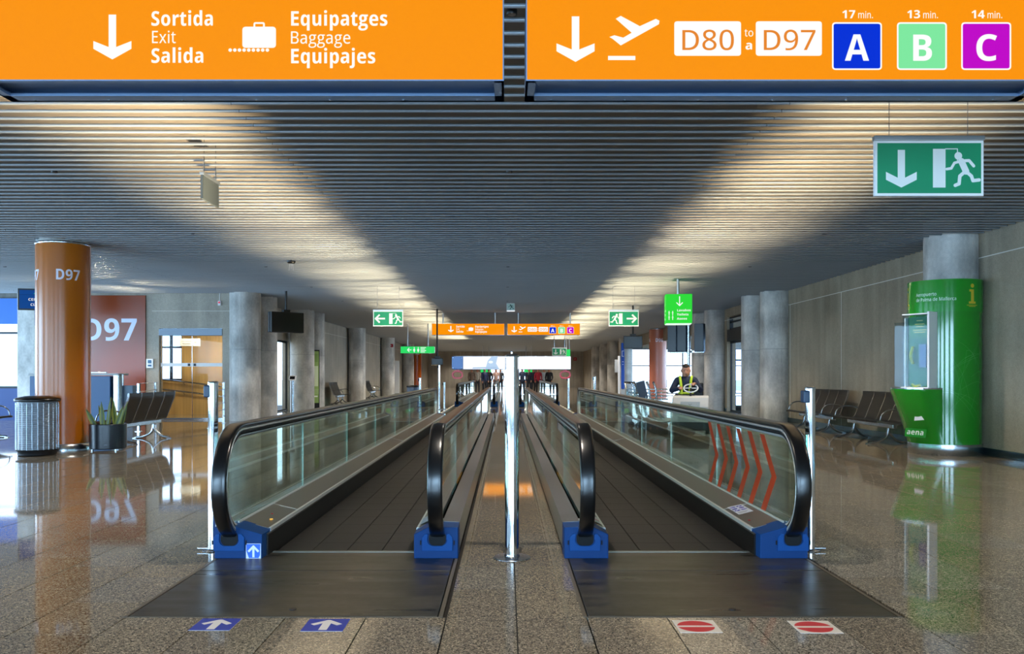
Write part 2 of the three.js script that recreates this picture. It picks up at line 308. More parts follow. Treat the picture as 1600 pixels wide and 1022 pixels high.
// walls
function wallBox(parent, name, x0, x1, y0, y1, z0, z1, mat) { return part(parent, name, metreUV(box(Math.abs(x1 - x0), y1 - y0, Math.abs(z1 - z0), (x0 + x1) / 2, (y0 + y1) / 2, (z0 + z1) / 2)), mat); }
{
  const R = structure('wall_right', 'long pale concrete wall along the right side of the hall', 'wall'), x = HALL.right;
  wallBox(R, 'wall_body', x, x + 0.3, 0, 4.0, 9, -26.6, M.plaster); wallBox(R, 'wall_body', x, x + 0.3, 3.3, 4.0, -26.6, -29.6, M.plaster); wallBox(R, 'lintel', x, x + 0.3, 2.45, 2.85, -26.6, -29.6, M.darkFrame);
  wallBox(R, 'wall_body', x, x + 0.3, 0, 4.0, -29.6, -32.6, M.plaster);
  wallBox(R, 'wall_body', x, x + 0.3, 0, 4.0, -54, -85, M.plaster); wallBox(R, 'soffit', x, x + 0.3, 2.95, 4.0, -32.6, -54, M.plaster);
  part(R, 'seam', [box(0.006, 0.014, 41, x - 0.002, 3.2, -11.5), ...[-3, -6.5, -10, -12.1, -19.5, -23].map((z) => box(0.006, 3.2, 0.014, x - 0.002, 1.6, z))], std(0xdcd8ce, 0.7));
  const bb = structure('baseboard_right', 'dark skirting along the foot of the right wall', 'skirting');
  part(bb, 'board', [rbox(0.03, 0.12, 35.5, x - 0.015, 0.06, -8.8, 0.006), rbox(0.03, 0.12, 2.9, x - 0.015, 0.06, -31.1, 0.006)], std(0x5f7478, 0.18, 0.9));
  const Lw = structure('wall_left', 'concrete wall along the left side beyond the gate lounge', 'wall'), l = HALL.left;
  wallBox(Lw, 'wall_body', l, l - 0.25, 0, 4.0, -24.25, -27.9, M.daylitWall); wallBox(Lw, 'wall_body', l, l - 0.25, 2.5, 4.0, -27.9, -30.6, M.daylitWall); wallBox(Lw, 'wall_body', l, l - 0.25, 0, 4.0, -30.6, -85, M.daylitWall);
  part(Lw, 'seam', [box(0.006, 0.014, 54, l + 0.002, 3.1, -58)], std(0xdcd8ce, 0.7));
  const G = structure('wall_gate', 'pale wall of gate with door opening at left rear', 'wall'), z = HALL.gateWall;
  wallBox(G, 'wall_body', -13.4, -9.9, 0, 4.0, z, z - 0.25, M.daylitWall); wallBox(G, 'wall_body', -9.9, -8.1, 2.61, 4.0, z, z - 0.25, M.daylitWall); wallBox(G, 'wall_body', -8.1, -7.9, 0, 4.0, z, z - 0.25, M.daylitWall);
  part(G, 'seam', [box(2.2, 0.012, 0.006, -9.0, 3.1, z + 0.002)], std(0xdcd8ce, 0.7));
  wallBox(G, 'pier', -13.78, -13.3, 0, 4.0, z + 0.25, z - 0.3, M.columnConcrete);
  const E = structure('wall_far', 'far end wall of the hall', 'wall');
  wallBox(E, 'wall_body', -8, 7.8, 2.5, 4.0, -85, -85.3, M.daylitWall); wallBox(E, 'wall_body', -8, -1.6, 0, 2.5, -85, -85.3, M.daylitWall); wallBox(E, 'wall_body', 1.9, 7.8, 0, 2.5, -85, -85.3, M.daylitWall);
  const B = structure('wall_back', 'low sill and head of the glazed wall behind the photographer', 'wall');
  for (const [a, b] of [[-19, -17.6], [-12.8, -10.4], [-5.6, -3.3], [1.5, 3.2], [7.1, 7.7]]) wallBox(B, 'pier', a, b, 0.2, 3.45, 9, 9.2, M.concrete);
  wallBox(B, 'sill', -19, 7.7, 0, 0.2, 9, 9.2, M.concrete); wallBox(B, 'head', -19, 7.7, 3.45, 4.0, 9, 9.2, M.concrete);
  const W = structure('wall_lounge', 'sill and head of the glazed side of the gate lounge', 'wall');
  for (const [a, b] of [[9, 7.9], [2.5, -0.5], [-5.9, -8.9], [-14.3, -17.3], [-22.7, -24]]) wallBox(W, 'pier', -19.2, -19, 0.3, 3.45, a, b, M.concrete);
  wallBox(W, 'sill', -19.2, -19, 0, 0.3, 9, -24, M.concrete); wallBox(W, 'head', -19.2, -19, 3.45, 4.0, 9, -24, M.concrete); wallBox(W, 'head', -19, -13.7, 3.45, 4.0, -24, -24.25, M.concrete); wallBox(W, 'blind', -19, -13.7, 2.72, 3.45, -23.9, -23.93, std(0x3f74c4, 0.7)); wallBox(W, 'sill', -19, -13.7, 0, 0.9, -24, -24.25, std(0x1c3c78, 0.5));
  const D = structure('wall_gate_lounge', 'outer walls of the bright side lounge on the right', 'wall');
  wallBox(D, 'head', 7.7, 18, 2.95, 4.0, -32.3, -32.6, M.plaster); wallBox(D, 'head', 7.7, 18, 2.95, 4.0, -54, -54.3, M.plaster); wallBox(D, 'head', 18, 18.3, 3.1, 4.0, -32.6, -54, M.plaster);
}
// glazing
let windowCount = 0;
function glazing(label, along, fixed, a0, a1, y0, y1, step, mat = M.pane) {
  const g = structure(`window_${++windowCount}`, label, 'window'), n = Math.max(1, Math.round(Math.abs(a1 - a0) / step)), frames = [], d = 0.06;
  for (let k = 0; k <= n; k++) { const a = a0 + (a1 - a0) * k / n; frames.push(along === 'x' ? box(0.06, y1 - y0, d * 2, a, (y0 + y1) / 2, fixed) : box(d * 2, y1 - y0, 0.06, fixed, (y0 + y1) / 2, a)); }
  for (const y of [y0 + 0.03, y1 - 0.03, y0 + (y1 - y0) * 0.62]) frames.push(along === 'x' ? box(Math.abs(a1 - a0), 0.06, d, (a0 + a1) / 2, y, fixed) : box(d, 0.06, Math.abs(a1 - a0), fixed, y, (a0 + a1) / 2));
  part(g, 'window_frame', frames, M.darkFrame);
  for (let k = 0; k < n; k++) { const a = a0 + (a1 - a0) * (k + 0.5) / n, w = Math.abs(a1 - a0) / n - 0.06; part(g, 'pane', along === 'x' ? box(w, y1 - y0, 0.01, a, (y0 + y1) / 2, fixed) : box(0.01, y1 - y0, w, fixed, (y0 + y1) / 2, a), mat); }
  return g;
}
[[-17.6, -12.8, 'left'], [-10.4, -5.6, 'second'], [-3.3, 1.5, 'third'], [3.2, 7.1, 'right']].forEach(([a, b, w]) => glazing(`${w} glazed bay in the wall behind the photographer`, 'x', 9.05, a, b, 0.2, 3.45, 2.4));
[[7.9, 2.5, 'nearest'], [-0.5, -5.9, 'second'], [-8.9, -14.3, 'third'], [-17.3, -22.7, 'farthest']].forEach(([a, b, w]) => glazing(`${w} glazed bay on the left side of the gate lounge`, 'z', -19.1, a, b, 0.3, 3.45, 2.7));
glazing('bright window bay left of the orange column', 'x', -24.1, -19, -13.78, 0.9, 3.45, 1.6);
glazing('glazed end of the bright side lounge on the right', 'x', -54.1, 7.9, 18, 0.05, 2.95, 1.7);
glazing('glazed near end of the bright side lounge', 'x', -32.45, 8.0, 18, 0.05, 2.95, 2.0);
glazing('glazed long side of the bright side lounge', 'z', 18.1, -32.6, -54, 0.05, 3.1, 2.1);
glazing('glazed far end of the hall', 'x', -85.1, -1.6, 1.9, 0.05, 2.5, 1.2);
{
  const o = glazing('transom pane over the glass door in the right wall', 'z', 7.85, -26.6, -29.6, 2.85, 3.3, 1.5); o.userData.label = 'transom pane over the glass door in the right wall';
}
function slidingDoor(n, label, along, fixed, a0, a1, top) {
  const g = structure(`door_${n}`, label, 'door'), mid = (a0 + a1) / 2, w = Math.abs(a1 - a0), f = [];
  const put = (len, h, t, a, y) => along === 'x' ? box(len, h, t, a, y, fixed) : box(t, h, len, fixed, y, a);
  for (const a of [a0, a1]) f.push(put(0.05, top, 0.06, a, top / 2)); f.push(put(0.012, top, 0.02, mid, top / 2));
  f.push(put(w, 0.07, 0.07, mid, top - 0.035), put(w, 0.05, 0.05, mid, 0.03));
  part(g, 'door_frame', f, n === 1 ? M.steel : M.darkFrame);
  for (const s of [-1, 1]) part(g, 'door_pane', put(w / 2 - 0.06, top - 0.1, 0.012, mid + s * w / 4, top / 2), M.doorGlass);
  return g;
}
// gate door at the left rear with its passage
{
  const d = slidingDoor(1, 'glass sliding door of gate beside the orange wall panel', 'x', -24.12, -9.9, -8.1, 2.61);
  part(d, 'header_box', rbox(1.8, 0.2, 0.16, -9.0, 2.5, -24.06, 0.01), std(0x7d8894, 0.45, 0.5));
  part(d, 'push_bar', box(1.76, 0.1, 0.02, -9.0, Y(570, 24), -24.08), M.white);
  parts(d, 'door_mark', [box(0.07, 0.07, 0.01, X(294, 24) , Y(570, 24), -24.065), box(0.07, 0.07, 0.01, X(303, 24), Y(570, 24), -24.065)], M.black);
  const p = structure('passage_walls', 'wood-panelled boarding passage behind the gate door', 'wall');
  wallBox(p, 'wood_wall', -10.6, -8.15, 0, 4, -27.5, -27.7, M.wood); wallBox(p, 'wood_wall', -12.6, -11.35, 0, 4, -27.5, -27.7, M.wood); wallBox(p, 'wood_wall', -11.35, -10.6, 0, 1.1, -27.5, -27.7, M.wood); wallBox(p, 'wood_wall', -11.35, -10.6, 2.85, 4, -27.5, -27.7, M.wood);
  wallBox(p, 'side_wall', -12.8, -12.6, 0, 4, -24.2, -27.7, M.wood); wallBox(p, 'ceiling_board', -12.8, -7.95, 2.95, 3.1, -24.25, -27.7, M.slab); wallBox(p, 'passage_floor', -12.8, -7.9, -0.1, 0, -24, -27.7, M.granite[0]);
  glazing('tall two-pane window in the boarding passage', 'x', -27.6, -11.35, -10.6, 1.1, 2.85, 0.38);
  const l = thing('ceiling_light_panel', 'warm ceiling light panel inside the boarding passage', 'light', [-9.4, 2.93, -25.8]);
  part(l, 'glow_lens', rbox(1.6, 0.03, 0.3, 0, 0, 0, 0.008), std(0x000000, 0.5, 0, { emissive: new THREE.Color().copy(WARM).multiplyScalar(1.2) }));
  areaLight('passage_lamp', 1.6, 0.3, [-9.4, 2.9, -25.8], [-9.4, 0, -25.8], WARM, 55);
  const h = thing('wall_handrail', 'twin sloping handrails on the passage wood wall', 'handrail');
  for (const y of [0.0, -0.32]) part(h, 'rail', tube([V(-11.2, 1.13 + y, -27.4), V(-10, 1.0 + y, -27.4), V(-8.2, 0.76 + y, -27.4)], 0.025, 20, 8), M.steel);
  for (const x of [-10.5, -9.6, -8.7]) parts(h, 'bracket', [bar(V(x, 1.02 + (x + 10.5) * -0.13, -27.4), V(x, 0.96 + (x + 10.5) * -0.13, -27.5), 0.012), bar(V(x, 0.70 + (x + 10.5) * -0.13, -27.4), V(x, 0.64 + (x + 10.5) * -0.13, -27.5), 0.012)], M.steel);
  const s = thing('hanging_sign', 'pale hanging notice sign inside the boarding passage', 'sign', [X(297, 26.3), Y(535, 26.3), -26.3]);
  part(s, 'board', rbox(0.64, 0.24, 0.03, 0, 0, 0, 0.005), M.greyPaint);
  part(s, 'print', new THREE.PlaneGeometry(0.6, 0.2).translate(0, 0, 0.017), print(canvas(256, 96, (c) => { c.fillStyle = '#b9bcbb'; c.fillRect(0, 0, 256, 96); write(c, 'Zona a embarque', 14, 40, 24, 'italic', 140, '#444'); write(c, 'New gangway', 30, 76, 24, 'bold', 110, '#222'); stroke(c, [[236, 48], [190, 48]], 5, '#555'); stroke(c, [[204, 36], [190, 48], [204, 60]], 5, '#555'); })));
  parts(s, 'hanger', [bar(V(-0.2, 0.12, 0), V(-0.2, 0.75, 0), 0.006), bar(V(0.2, 0.12, 0), V(0.2, 0.75, 0), 0.006)], M.steel);
}
slidingDoor(2, 'blue-framed glass door behind the left column pair', 'z', -8.0, -27.9, -30.6, 2.5);
slidingDoor(3, 'narrow glass door between the right column pairs', 'z', 7.85, -26.6, -29.6, 2.45);

// slatted ceiling: slab above, one slat after another below
{
  const c = structure('ceiling', 'slatted grey metal ceiling running down the whole hall', 'ceiling');
  part(c, 'slab', [box(27.4, 0.2, 34, -5.65, 3.95, -7.6), box(26.2, 0.2, 61, 5.1, 3.95, -54.6)], M.slab);
  const PITCH = 0.21, RAD = 0.0155;                        // round metal battens with open gaps, dark slab above
  const lengthOf = (x0, x1) => new THREE.CylinderGeometry(RAD, RAD, x1 - x0 - 0.006, 12).rotateZ(Math.PI / 2).translate((x0 + x1) / 2, RAD, 0);
  const full = merge([lengthOf(-18.95, -13.5), lengthOf(-13.5, -8.0), lengthOf(-8.0, -2.36), lengthOf(-2.36, 2.36), lengthOf(2.36, 7.69)]);
  const narrow = merge([lengthOf(-7.89, -2.36), lengthOf(-2.36, 2.36), lengthOf(2.36, 7.69)]);
  const wide = merge([lengthOf(-7.89, -2.36), lengthOf(-2.36, 2.36), lengthOf(2.36, 7.69), lengthOf(8.01, 17.9)]);
  const rest = []; let n = 0;
  for (let k = 0; k < 448; k++) {
    const Z = -8.6 + k * PITCH; if (Z > 84.8) break;
    const g = Z < 23.9 ? full : Z > 32.7 && Z < 53.9 ? wide : narrow;
    if (Z > 5.4 && n < 296) { const m = part(c, n ? `slat_${String(n).padStart(3, '0')}` : 'slat', g, M.slat); m.position.set(0, HALL.H, -Z); n++; } else rest.push(g.clone().translate(0, HALL.H, -Z));
  }
  part(c, 'distant_slats', rest, M.slat).userData.kind = 'stuff';
  // small downlights, unseen, added in the gaps between slats to light the floor
  const LAMP = new THREE.Color().setRGB(1.0, 0.90, 0.78), lens = std(0x000000, 0.5, 0, { emissive: LAMP.clone().multiplyScalar(1.5) }), lensGeo = cyl(0.026, 0.004, 0, 0, 0, 14), ringGeo = lathe([[0.027, 0.0], [0.034, 0.0], [0.036, 0.03], [0.027, 0.03]], 14);
  for (let k = 26; k < 440; k += k > 220 ? 10 : 20) {
    const Z = -8.6 + (k + 0.5) * PITCH;
    for (const x of [-16, -10.7, -5.15, 0, 5.15, 12.9]) {
      if (x < -8 && Z > 23.5 || x > 8 && (Z < 33 || Z > 53.5)) continue;
      part(c, 'added_downlight_ring', ringGeo, M.black).position.set(x, HALL.H + 0.004, -Z);
      part(c, 'added_downlight_lens', lensGeo, lens).position.set(x, HALL.H + 0.026, -Z);
      const l = new THREE.SpotLight(LAMP, 24, 0, 1.0, 0.5, 2); l.name = 'added_downlight_lamp'; l.castShadow = true; l.position.set(x, HALL.H + 0.012, -Z); l.target.position.set(x, 0, -Z); scene.add(l, l.target);
    }
  }
}

// columns
let colNo = 0;
function column(x, Z, r, label) {
  const t = thing('concrete_column', label, 'column', [x, 0, -Z], 0, 'round concrete columns');
  const g = new THREE.CylinderGeometry(r, r, 3.9, 40).translate(0, 1.95, 0), uv = g.attributes.uv; colNo++;
  for (let i = 0; i < uv.count; i++) uv.setXY(i, uv.getX(i) * 6.28 * r + colNo * 0.7, uv.getY(i) * 3.9 + colNo * 0.4);
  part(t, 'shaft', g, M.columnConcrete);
  part(t, 'joint_line', new THREE.TorusGeometry(r, 0.004, 4, 40).rotateX(Math.PI / 2).translate(0, 2.0, 0), std(0x77797a, 0.8));
  return t;
}
const pairs = [[-7.42, 23.9, 'broad concrete column beside the gate door, front of the left pair'], [-7.3, 25.2, 'concrete column tucked behind the broad left column'], [-7.35, 30.3, 'concrete column with tablet stand in front on the left'], [-7.3, 31.8, 'left concrete column with green poster at its foot'], [-7.45, 42, 'left concrete column between the two far benches'], [-7.45, 53, 'left concrete column behind the green toilets board'], [-7.45, 64, 'distant left concrete column'],
  [7.42, 14.15, 'concrete column rising out of the green information kiosk'], [7.46, 23.5, 'concrete column beside the right benches'], [7.3, 24.8, 'concrete column just left of the bench column, right wall'], [7.5, 30.3, 'wide concrete column right of the seated driver'], [7.4, 31.9, 'concrete column behind the flight monitors'], [7.45, 53, 'pale concrete column left of the bright opening'], [7.45, 59, 'concrete column next to the blue vertical sign'], [7.45, 64, 'distant right concrete column'], [7.45, 70, 'farthest right concrete column']];
for (const [x, Z, l] of pairs) column(x, Z, 0.425, l);
// wrapped gate columns
function wrapped(x, Z, r, textA, hex, label) {
  const t = thing('wrapped_column', label, 'column', [x, 0, -Z]);
  const face = Math.atan2(EYEX - x, Z);                       // azimuth towards the walkway entrance
  const tex = canvas(2048, 1024, (c) => {
    c.fillStyle = hex; c.fillRect(0, 0, 2048, 1024);
    const put = (az, s) => { const u = ((az / (2 * Math.PI)) % 1 + 1) % 1; write(c, s, u * 2048, 187, 76, 'bold', 310, '#e6e2ee', 'center'); };
    wrapDraw(c, 2048, () => { put(face + 0.18, textA); put(face + 0.18 - 1.66, textA); put(face + 0.18 + 1.66, textA); put(face + 3.4, textA); });
  });
  part(t, 'wrap', new THREE.CylinderGeometry(r, r, 3.4, 48, 1, true).translate(0, 1.82, 0), phys(0xffffff, 0.24, 0, { map: tex }));
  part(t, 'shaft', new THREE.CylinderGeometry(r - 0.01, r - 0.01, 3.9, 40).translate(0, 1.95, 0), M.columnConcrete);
  part(t, 'foot_ring', lathe([[r + 0.03, 0], [r + 0.03, 0.07], [r, 0.11]], 48), M.steel);
  part(t, 'seam_strip', box(0.03, 3.4, 0.012, Math.sin(face + 1.35) * r, 1.82, Math.cos(face + 1.35) * r), std(0xd9b7a6, 0.4));
  part(t, 'head_ring', lathe([[r - 0.005, 3.52], [r + 0.012, 3.52], [r + 0.012, 3.56], [r - 0.005, 3.56]], 48), M.steel);
  return t;
}
wrapped(-7.71, 14.63, 0.427, 'D97', '#b0600c', 'orange wrapped column lettered D97 beside the wire bin');
wrapped(7.5, 42, 0.43, 'D96', '#c4765f', 'faded orange column lettered D96 before the bright opening');
wrapped(-7.5, 70, 0.43, 'D94', '#b4540f', 'distant orange wrapped column behind the green board');

// ---------------------------------------------------------------- moving walkways
const RAIL = { cz: 6.13, cy: 0.53, r: 0.40, far: 23.1, half: 0.0525 };
function railPath(inset) {                                     // closed-ended path (distance, height, outward normal)
  const p = [], r = RAIL.r - inset, N = 22;
  p.push([RAIL.cz + 0.22, RAIL.cy - r, 0, -1]);
  for (let k = 0; k <= N; k++) { const a = -Math.PI / 2 - Math.PI * k / N; p.push([RAIL.cz + r * Math.cos(a), RAIL.cy + r * Math.sin(a), Math.cos(a), Math.sin(a)]); }
  for (let k = 0; k <= N; k++) { const a = Math.PI / 2 - Math.PI * k / N; p.push([RAIL.far + r * Math.cos(a), RAIL.cy + r * Math.sin(a), Math.cos(a), Math.sin(a)]); }
  p.push([RAIL.far - 0.22, RAIL.cy - r, 0, -1]); return p;
}
function sweepRail(inset, prof, x0) {                          // prof: closed loop of (across, out)
  const path = railPath(inset), n = prof.length, pos = [], idx = [];
  for (const [Z, y, nz, ny] of path) for (const [px, po] of prof) pos.push(x0 + px, y + po * ny, -(Z + po * nz));
  for (let i = 0; i + 1 < path.length; i++) for (let k = 0; k < n; k++) { const a = i * n + k, b = i * n + (k + 1) % n, c = a + n, d = b + n; idx.push(a, b, c, b, d, c); }
  const g = new THREE.BufferGeometry(); g.setAttribute('position', new THREE.Float32BufferAttribute(pos, 3)); g.setIndex(idx);
  let flat = g.toNonIndexed(); flat.computeVertexNormals();
  g.computeVertexNormals(); const out = g.toNonIndexed(); out.setAttribute('uv', new THREE.Float32BufferAttribute(new Float32Array(out.attributes.position.count * 2), 2)); return out;
}
const ovalProf = (() => { const a = []; for (let k = 0; k < 20; k++) { const t = k / 20 * Math.PI * 2, c = Math.cos(t), s = Math.sin(t); a.push([RAIL.half * Math.sign(c) * Math.abs(c) ** 0.6, 0.02 * Math.sign(s) * Math.abs(s) ** 0.7]); } return a; })();
const rectProf = (w, h) => [[-w, -h], [w, -h], [w, h], [-w, h]];
function balustrade(parent, s, outer) {                        // s: side of the hall; outer or inner balustrade
  const b = new THREE.Group(); b.name = 'balustrade'; parent.add(b);
  const x = s * (outer ? 1.985 : 0.52), belt = outer ? -s : s;  // belt: towards the belt
  part(b, 'handrail', sweepRail(0, ovalProf, x), M.handrail, 'black rubber handrail');
  part(b, 'rail_guide', [sweepRail(0.03, rectProf(0.046, 0.009), x), sweepRail(0.075, rectProf(0.026, 0.012), x)], M.brightAlu, 'bright metal rail guide');
  part(b, 'gasket', sweepRail(0.052, rectProf(0.036, 0.013), x), M.gasket);
  // glass sheets
  const top = RAIL.cy + RAIL.r - 0.085, base = 0.222, joints = [8.1, 10.35, 12.6, 14.85, 17.1, 19.35, 21.4], r = RAIL.r - 0.085;
  const a0 = Math.asin((base - RAIL.cy) / r);
  const first = new THREE.Shape(); first.moveTo(joints[0] - 0.004, base); first.lineTo(joints[0] - 0.004, top); first.lineTo(RAIL.cz, top); first.absarc(RAIL.cz, RAIL.cy, r, Math.PI / 2, Math.PI - a0, false); first.closePath();
  const last = new THREE.Shape(); last.moveTo(joints[6] + 0.004, base); last.lineTo(RAIL.far + r * Math.cos(a0), base); last.absarc(RAIL.far, RAIL.cy, r, a0, Math.PI / 2, false); last.lineTo(joints[6] + 0.004, top); last.closePath();
  const sheets = [first]; for (let k = 0; k < 6; k++) sheets.push(poly([[joints[k] + 0.004, base], [joints[k + 1] - 0.004, base], [joints[k + 1] - 0.004, top], [joints[k] + 0.004, top]])); sheets.push(last);
  for (const sh of sheets) part(b, 'glass_panel', exSide(sh, x - 0.006, 0.012), M.glass);
  const sealGeo = box(0.012, top - base, 0.007, x, (top + base) / 2, 0);
  for (const Z of joints) part(b, 'glass_seal', sealGeo, M.seal).position.z = -Z;
  // decks, skirt and cladding
  const Z0 = 5.96, Z1 = 23.35;
  const e = outer ? 1.755 : 0.685, o = outer ? 2.09 : 0.375;
  const A = (v) => s * v, bx = Math.abs(x) - (outer ? 0.022 : -0.022);
  const deck = poly([[A(bx), 0.228], [A(e), 0.178], [A(e), 0.158], [A(bx), 0.2]]);
  part(b, 'inner_deck', exAhead(deck, Z0 + 0.2, Z1), M.deck);
  part(b, 'deck_trim', [exAhead(poly([[A(bx + (outer ? 0.012 : -0.012)), 0.2], [A(bx), 0.2], [A(bx), 0.24], [A(bx + (outer ? 0.012 : -0.012)), 0.24]]), Z0 + 0.15, Z1), exAhead(poly([[A(e - (outer ? 0.004 : -0.004)), 0.156], [A(e + (outer ? 0.012 : -0.012)), 0.156], [A(e + (outer ? 0.012 : -0.012)), 0.1845], [A(e - (outer ? 0.004 : -0.004)), 0.181]]), Z0 + 0.2, Z1), ...[7.0, 14.2, 20.5].map((Z) => exAhead(poly([[A(bx), 0.2292], [A(e), 0.1792], [A(e), 0.17], [A(bx), 0.21]]), Z, Z + 0.012))], M.brightAlu);
  part(b, 'skirt', exAhead(poly([[A(e), 0.158], [A(e + (outer ? -0.012 : 0.012)), 0.15], [A(e + (outer ? -0.012 : 0.012)), -0.06], [A(e + (outer ? 0.03 : -0.03)), -0.06], [A(e + (outer ? 0.03 : -0.03)), 0.158]]), Z0 + 0.1, Z1 + 0.1), M.skirt);
  const cx = Math.abs(x) + (outer ? 0.022 : -0.022);
  part(b, 'outer_cladding', exAhead(poly([[A(cx), 0.232], [A(o), 0.222], [A(o), 0.03], [A(o + (outer ? -0.03 : 0.03)), 0.03], [A(o + (outer ? -0.03 : 0.03)), 0.19], [A(cx), 0.2]]), Z0 + 0.2, Z1), M.cladding);
  part(b, 'kick_strip', exAhead(poly([[A(o + (outer ? -0.03 : 0.03)), 0.0], [A(o + (outer ? -0.015 : 0.015)), 0.0], [A(o + (outer ? -0.015 : 0.015)), 0.035], [A(o + (outer ? -0.03 : 0.03)), 0.035]]), Z0 + 0.2, Z1), M.skirt);
  // newel end boxes, front and far
  for (const end of [0, 1]) {
    const flat = outer ? 2.09 : 0.375, knee = outer ? 1.945 : 0.575;
    const prof = poly(s * (outer ? 1 : -1) > 0 ? [[A(flat), 0.002], [A(flat), 0.222], [A(knee), 0.228], [A(e), 0.172], [A(e), 0.002]].reverse() : [[A(flat), 0.002], [A(flat), 0.222], [A(knee), 0.228], [A(e), 0.172], [A(e), 0.002]]);
    const zf = end ? 23.45 : 5.95;
    const nb = part(b, 'newel_box', exAhead(prof, zf + 0.006, zf + 0.24, { bevelEnabled: true, bevelSize: 0.006, bevelThickness: 0.006, bevelSegments: 2, bevelOffset: -0.006 }), M.bluePlastic, 'blue plastic newel end box');
    if (!end) {
      const u = new THREE.Shape(); u.moveTo(-0.105, 0.06); u.lineTo(0.105, 0.06); u.lineTo(0.105, 0.15); u.lineTo(0.085, 0.175); u.lineTo(0.068, 0.175); u.lineTo(0.068, 0.14); u.absarc(0.028, 0.135, 0.045, 0, -Math.PI / 2, true); u.lineTo(-0.028, 0.09); u.absarc(-0.028, 0.135, 0.045, -Math.PI / 2, -Math.PI, true); u.lineTo(-0.068, 0.175); u.lineTo(-0.085, 0.175); u.lineTo(-0.105, 0.15); u.closePath();
      part(nb, 'collar', new THREE.ExtrudeGeometry(u, { depth: 0.008, bevelEnabled: true, bevelSize: 0.003, bevelThickness: 0.003, bevelSegments: 2 }).translate(x, 0, -zf), M.bluePlasticLight);
      part(nb, 'handrail_opening', new THREE.ExtrudeGeometry(roundRect(-0.06, 0.094, 0.12, 0.1, 0.04), { depth: 0.004, bevelEnabled: false }).translate(x, 0, -zf + 0.001), M.hole);
      for (const dx of [-0.118, 0.118]) part(nb, 'clip', box(0.008, 0.03, 0.006, x + dx, 0.115, -zf + 0.003), M.hole);
    }
  }
  return b;
}
function walkway(s, label) {
  const t = thing('moving_walkway', label, 'walkway');
  balustrade(t, s, true); balustrade(t, s, false);
  const belt = new THREE.Group(); belt.name = 'pallet_belt'; t.add(belt);
  const w = 1.755 - 0.685 - 0.03, gm = metreUV(merge([-1.5, -0.5, 0.5, 1.5].map((k) => rbox(w / 4 - 0.006, 0.04, 0.3975, k * w / 4, -0.03, 0, 0.003, 1))));
  for (let k = 0; k < 43; k++) { const m = part(belt, 'pallet', gm, M.pallet); m.position.set(s * 1.22, 0, -(6.17 + 0.2 + k * 0.4)); }
  part(belt, 'belt_bed', box(w + 0.1, 0.02, 17.6, s * 1.22, -0.065, -14.8), M.skirt);
  const W = 2.09 - 0.375 - 0.06, cx = s * (2.09 + 0.375) / 2;
  for (const far of [0, 1]) {
    const d = far ? [23.62, 25.0, 23.35, 23.62] : [4.53, 5.58, 5.585, 6.17];
    part(t, 'landing_plate', metreUV(rbox(W, 0.03, d[1] - d[0] - 0.004, cx, -0.012, -(d[0] + d[1]) / 2, 0.003, 1)), M.plate, 'dark brushed steel landing plate');
    part(t, 'comb_plate', metreUV(rbox(W, 0.03, d[3] - d[2] - 0.004, cx, -0.011, -(d[2] + d[3]) / 2, 0.003, 1)), M.plate);
    part(t, 'comb', rbox(1.04, 0.012, 0.045, s * 1.22, 0.002, -(far ? 23.34 : 6.175), 0.004, 1), M.comb);
    part(t, 'plate_frame', [box(0.022, 0.03, d[3] - d[0] + 0.02 > 0 ? Math.max(d[1], d[3]) - Math.min(d[0], d[2]) : 1, s * 2.078, -0.013, -(Math.max(d[1], d[3]) + Math.min(d[0], d[2])) / 2), box(0.022, 0.03, Math.max(d[1], d[3]) - Math.min(d[0], d[2]), s * 0.387, -0.013, -(Math.max(d[1], d[3]) + Math.min(d[0], d[2])) / 2), box(1.715, 0.03, 0.01, cx, -0.014, -(far ? 25.005 : 4.522))], M.plateEdge);
    part(t, 'drain_cap', cyl(0.02, 0.004, cx + (far ? 0 : s * -0.02), 0.003, -(far ? 24.6 : 4.66), 16), M.black);
  }
  return t;
}
const walkLeft = walkway(-1, 'long moving walkway left of the central chrome post');
const walkRight = walkway(1, 'long moving walkway right of the chrome post, orange chevrons on its glass');
// second pair beyond
copyOf(walkLeft, [0, 0, -27.7], 0, 'second moving walkway farther off on the left of the aisle');
copyOf(walkRight, [0, 0, -27.7], 0, 'second moving walkway farther off on the right of the aisle');
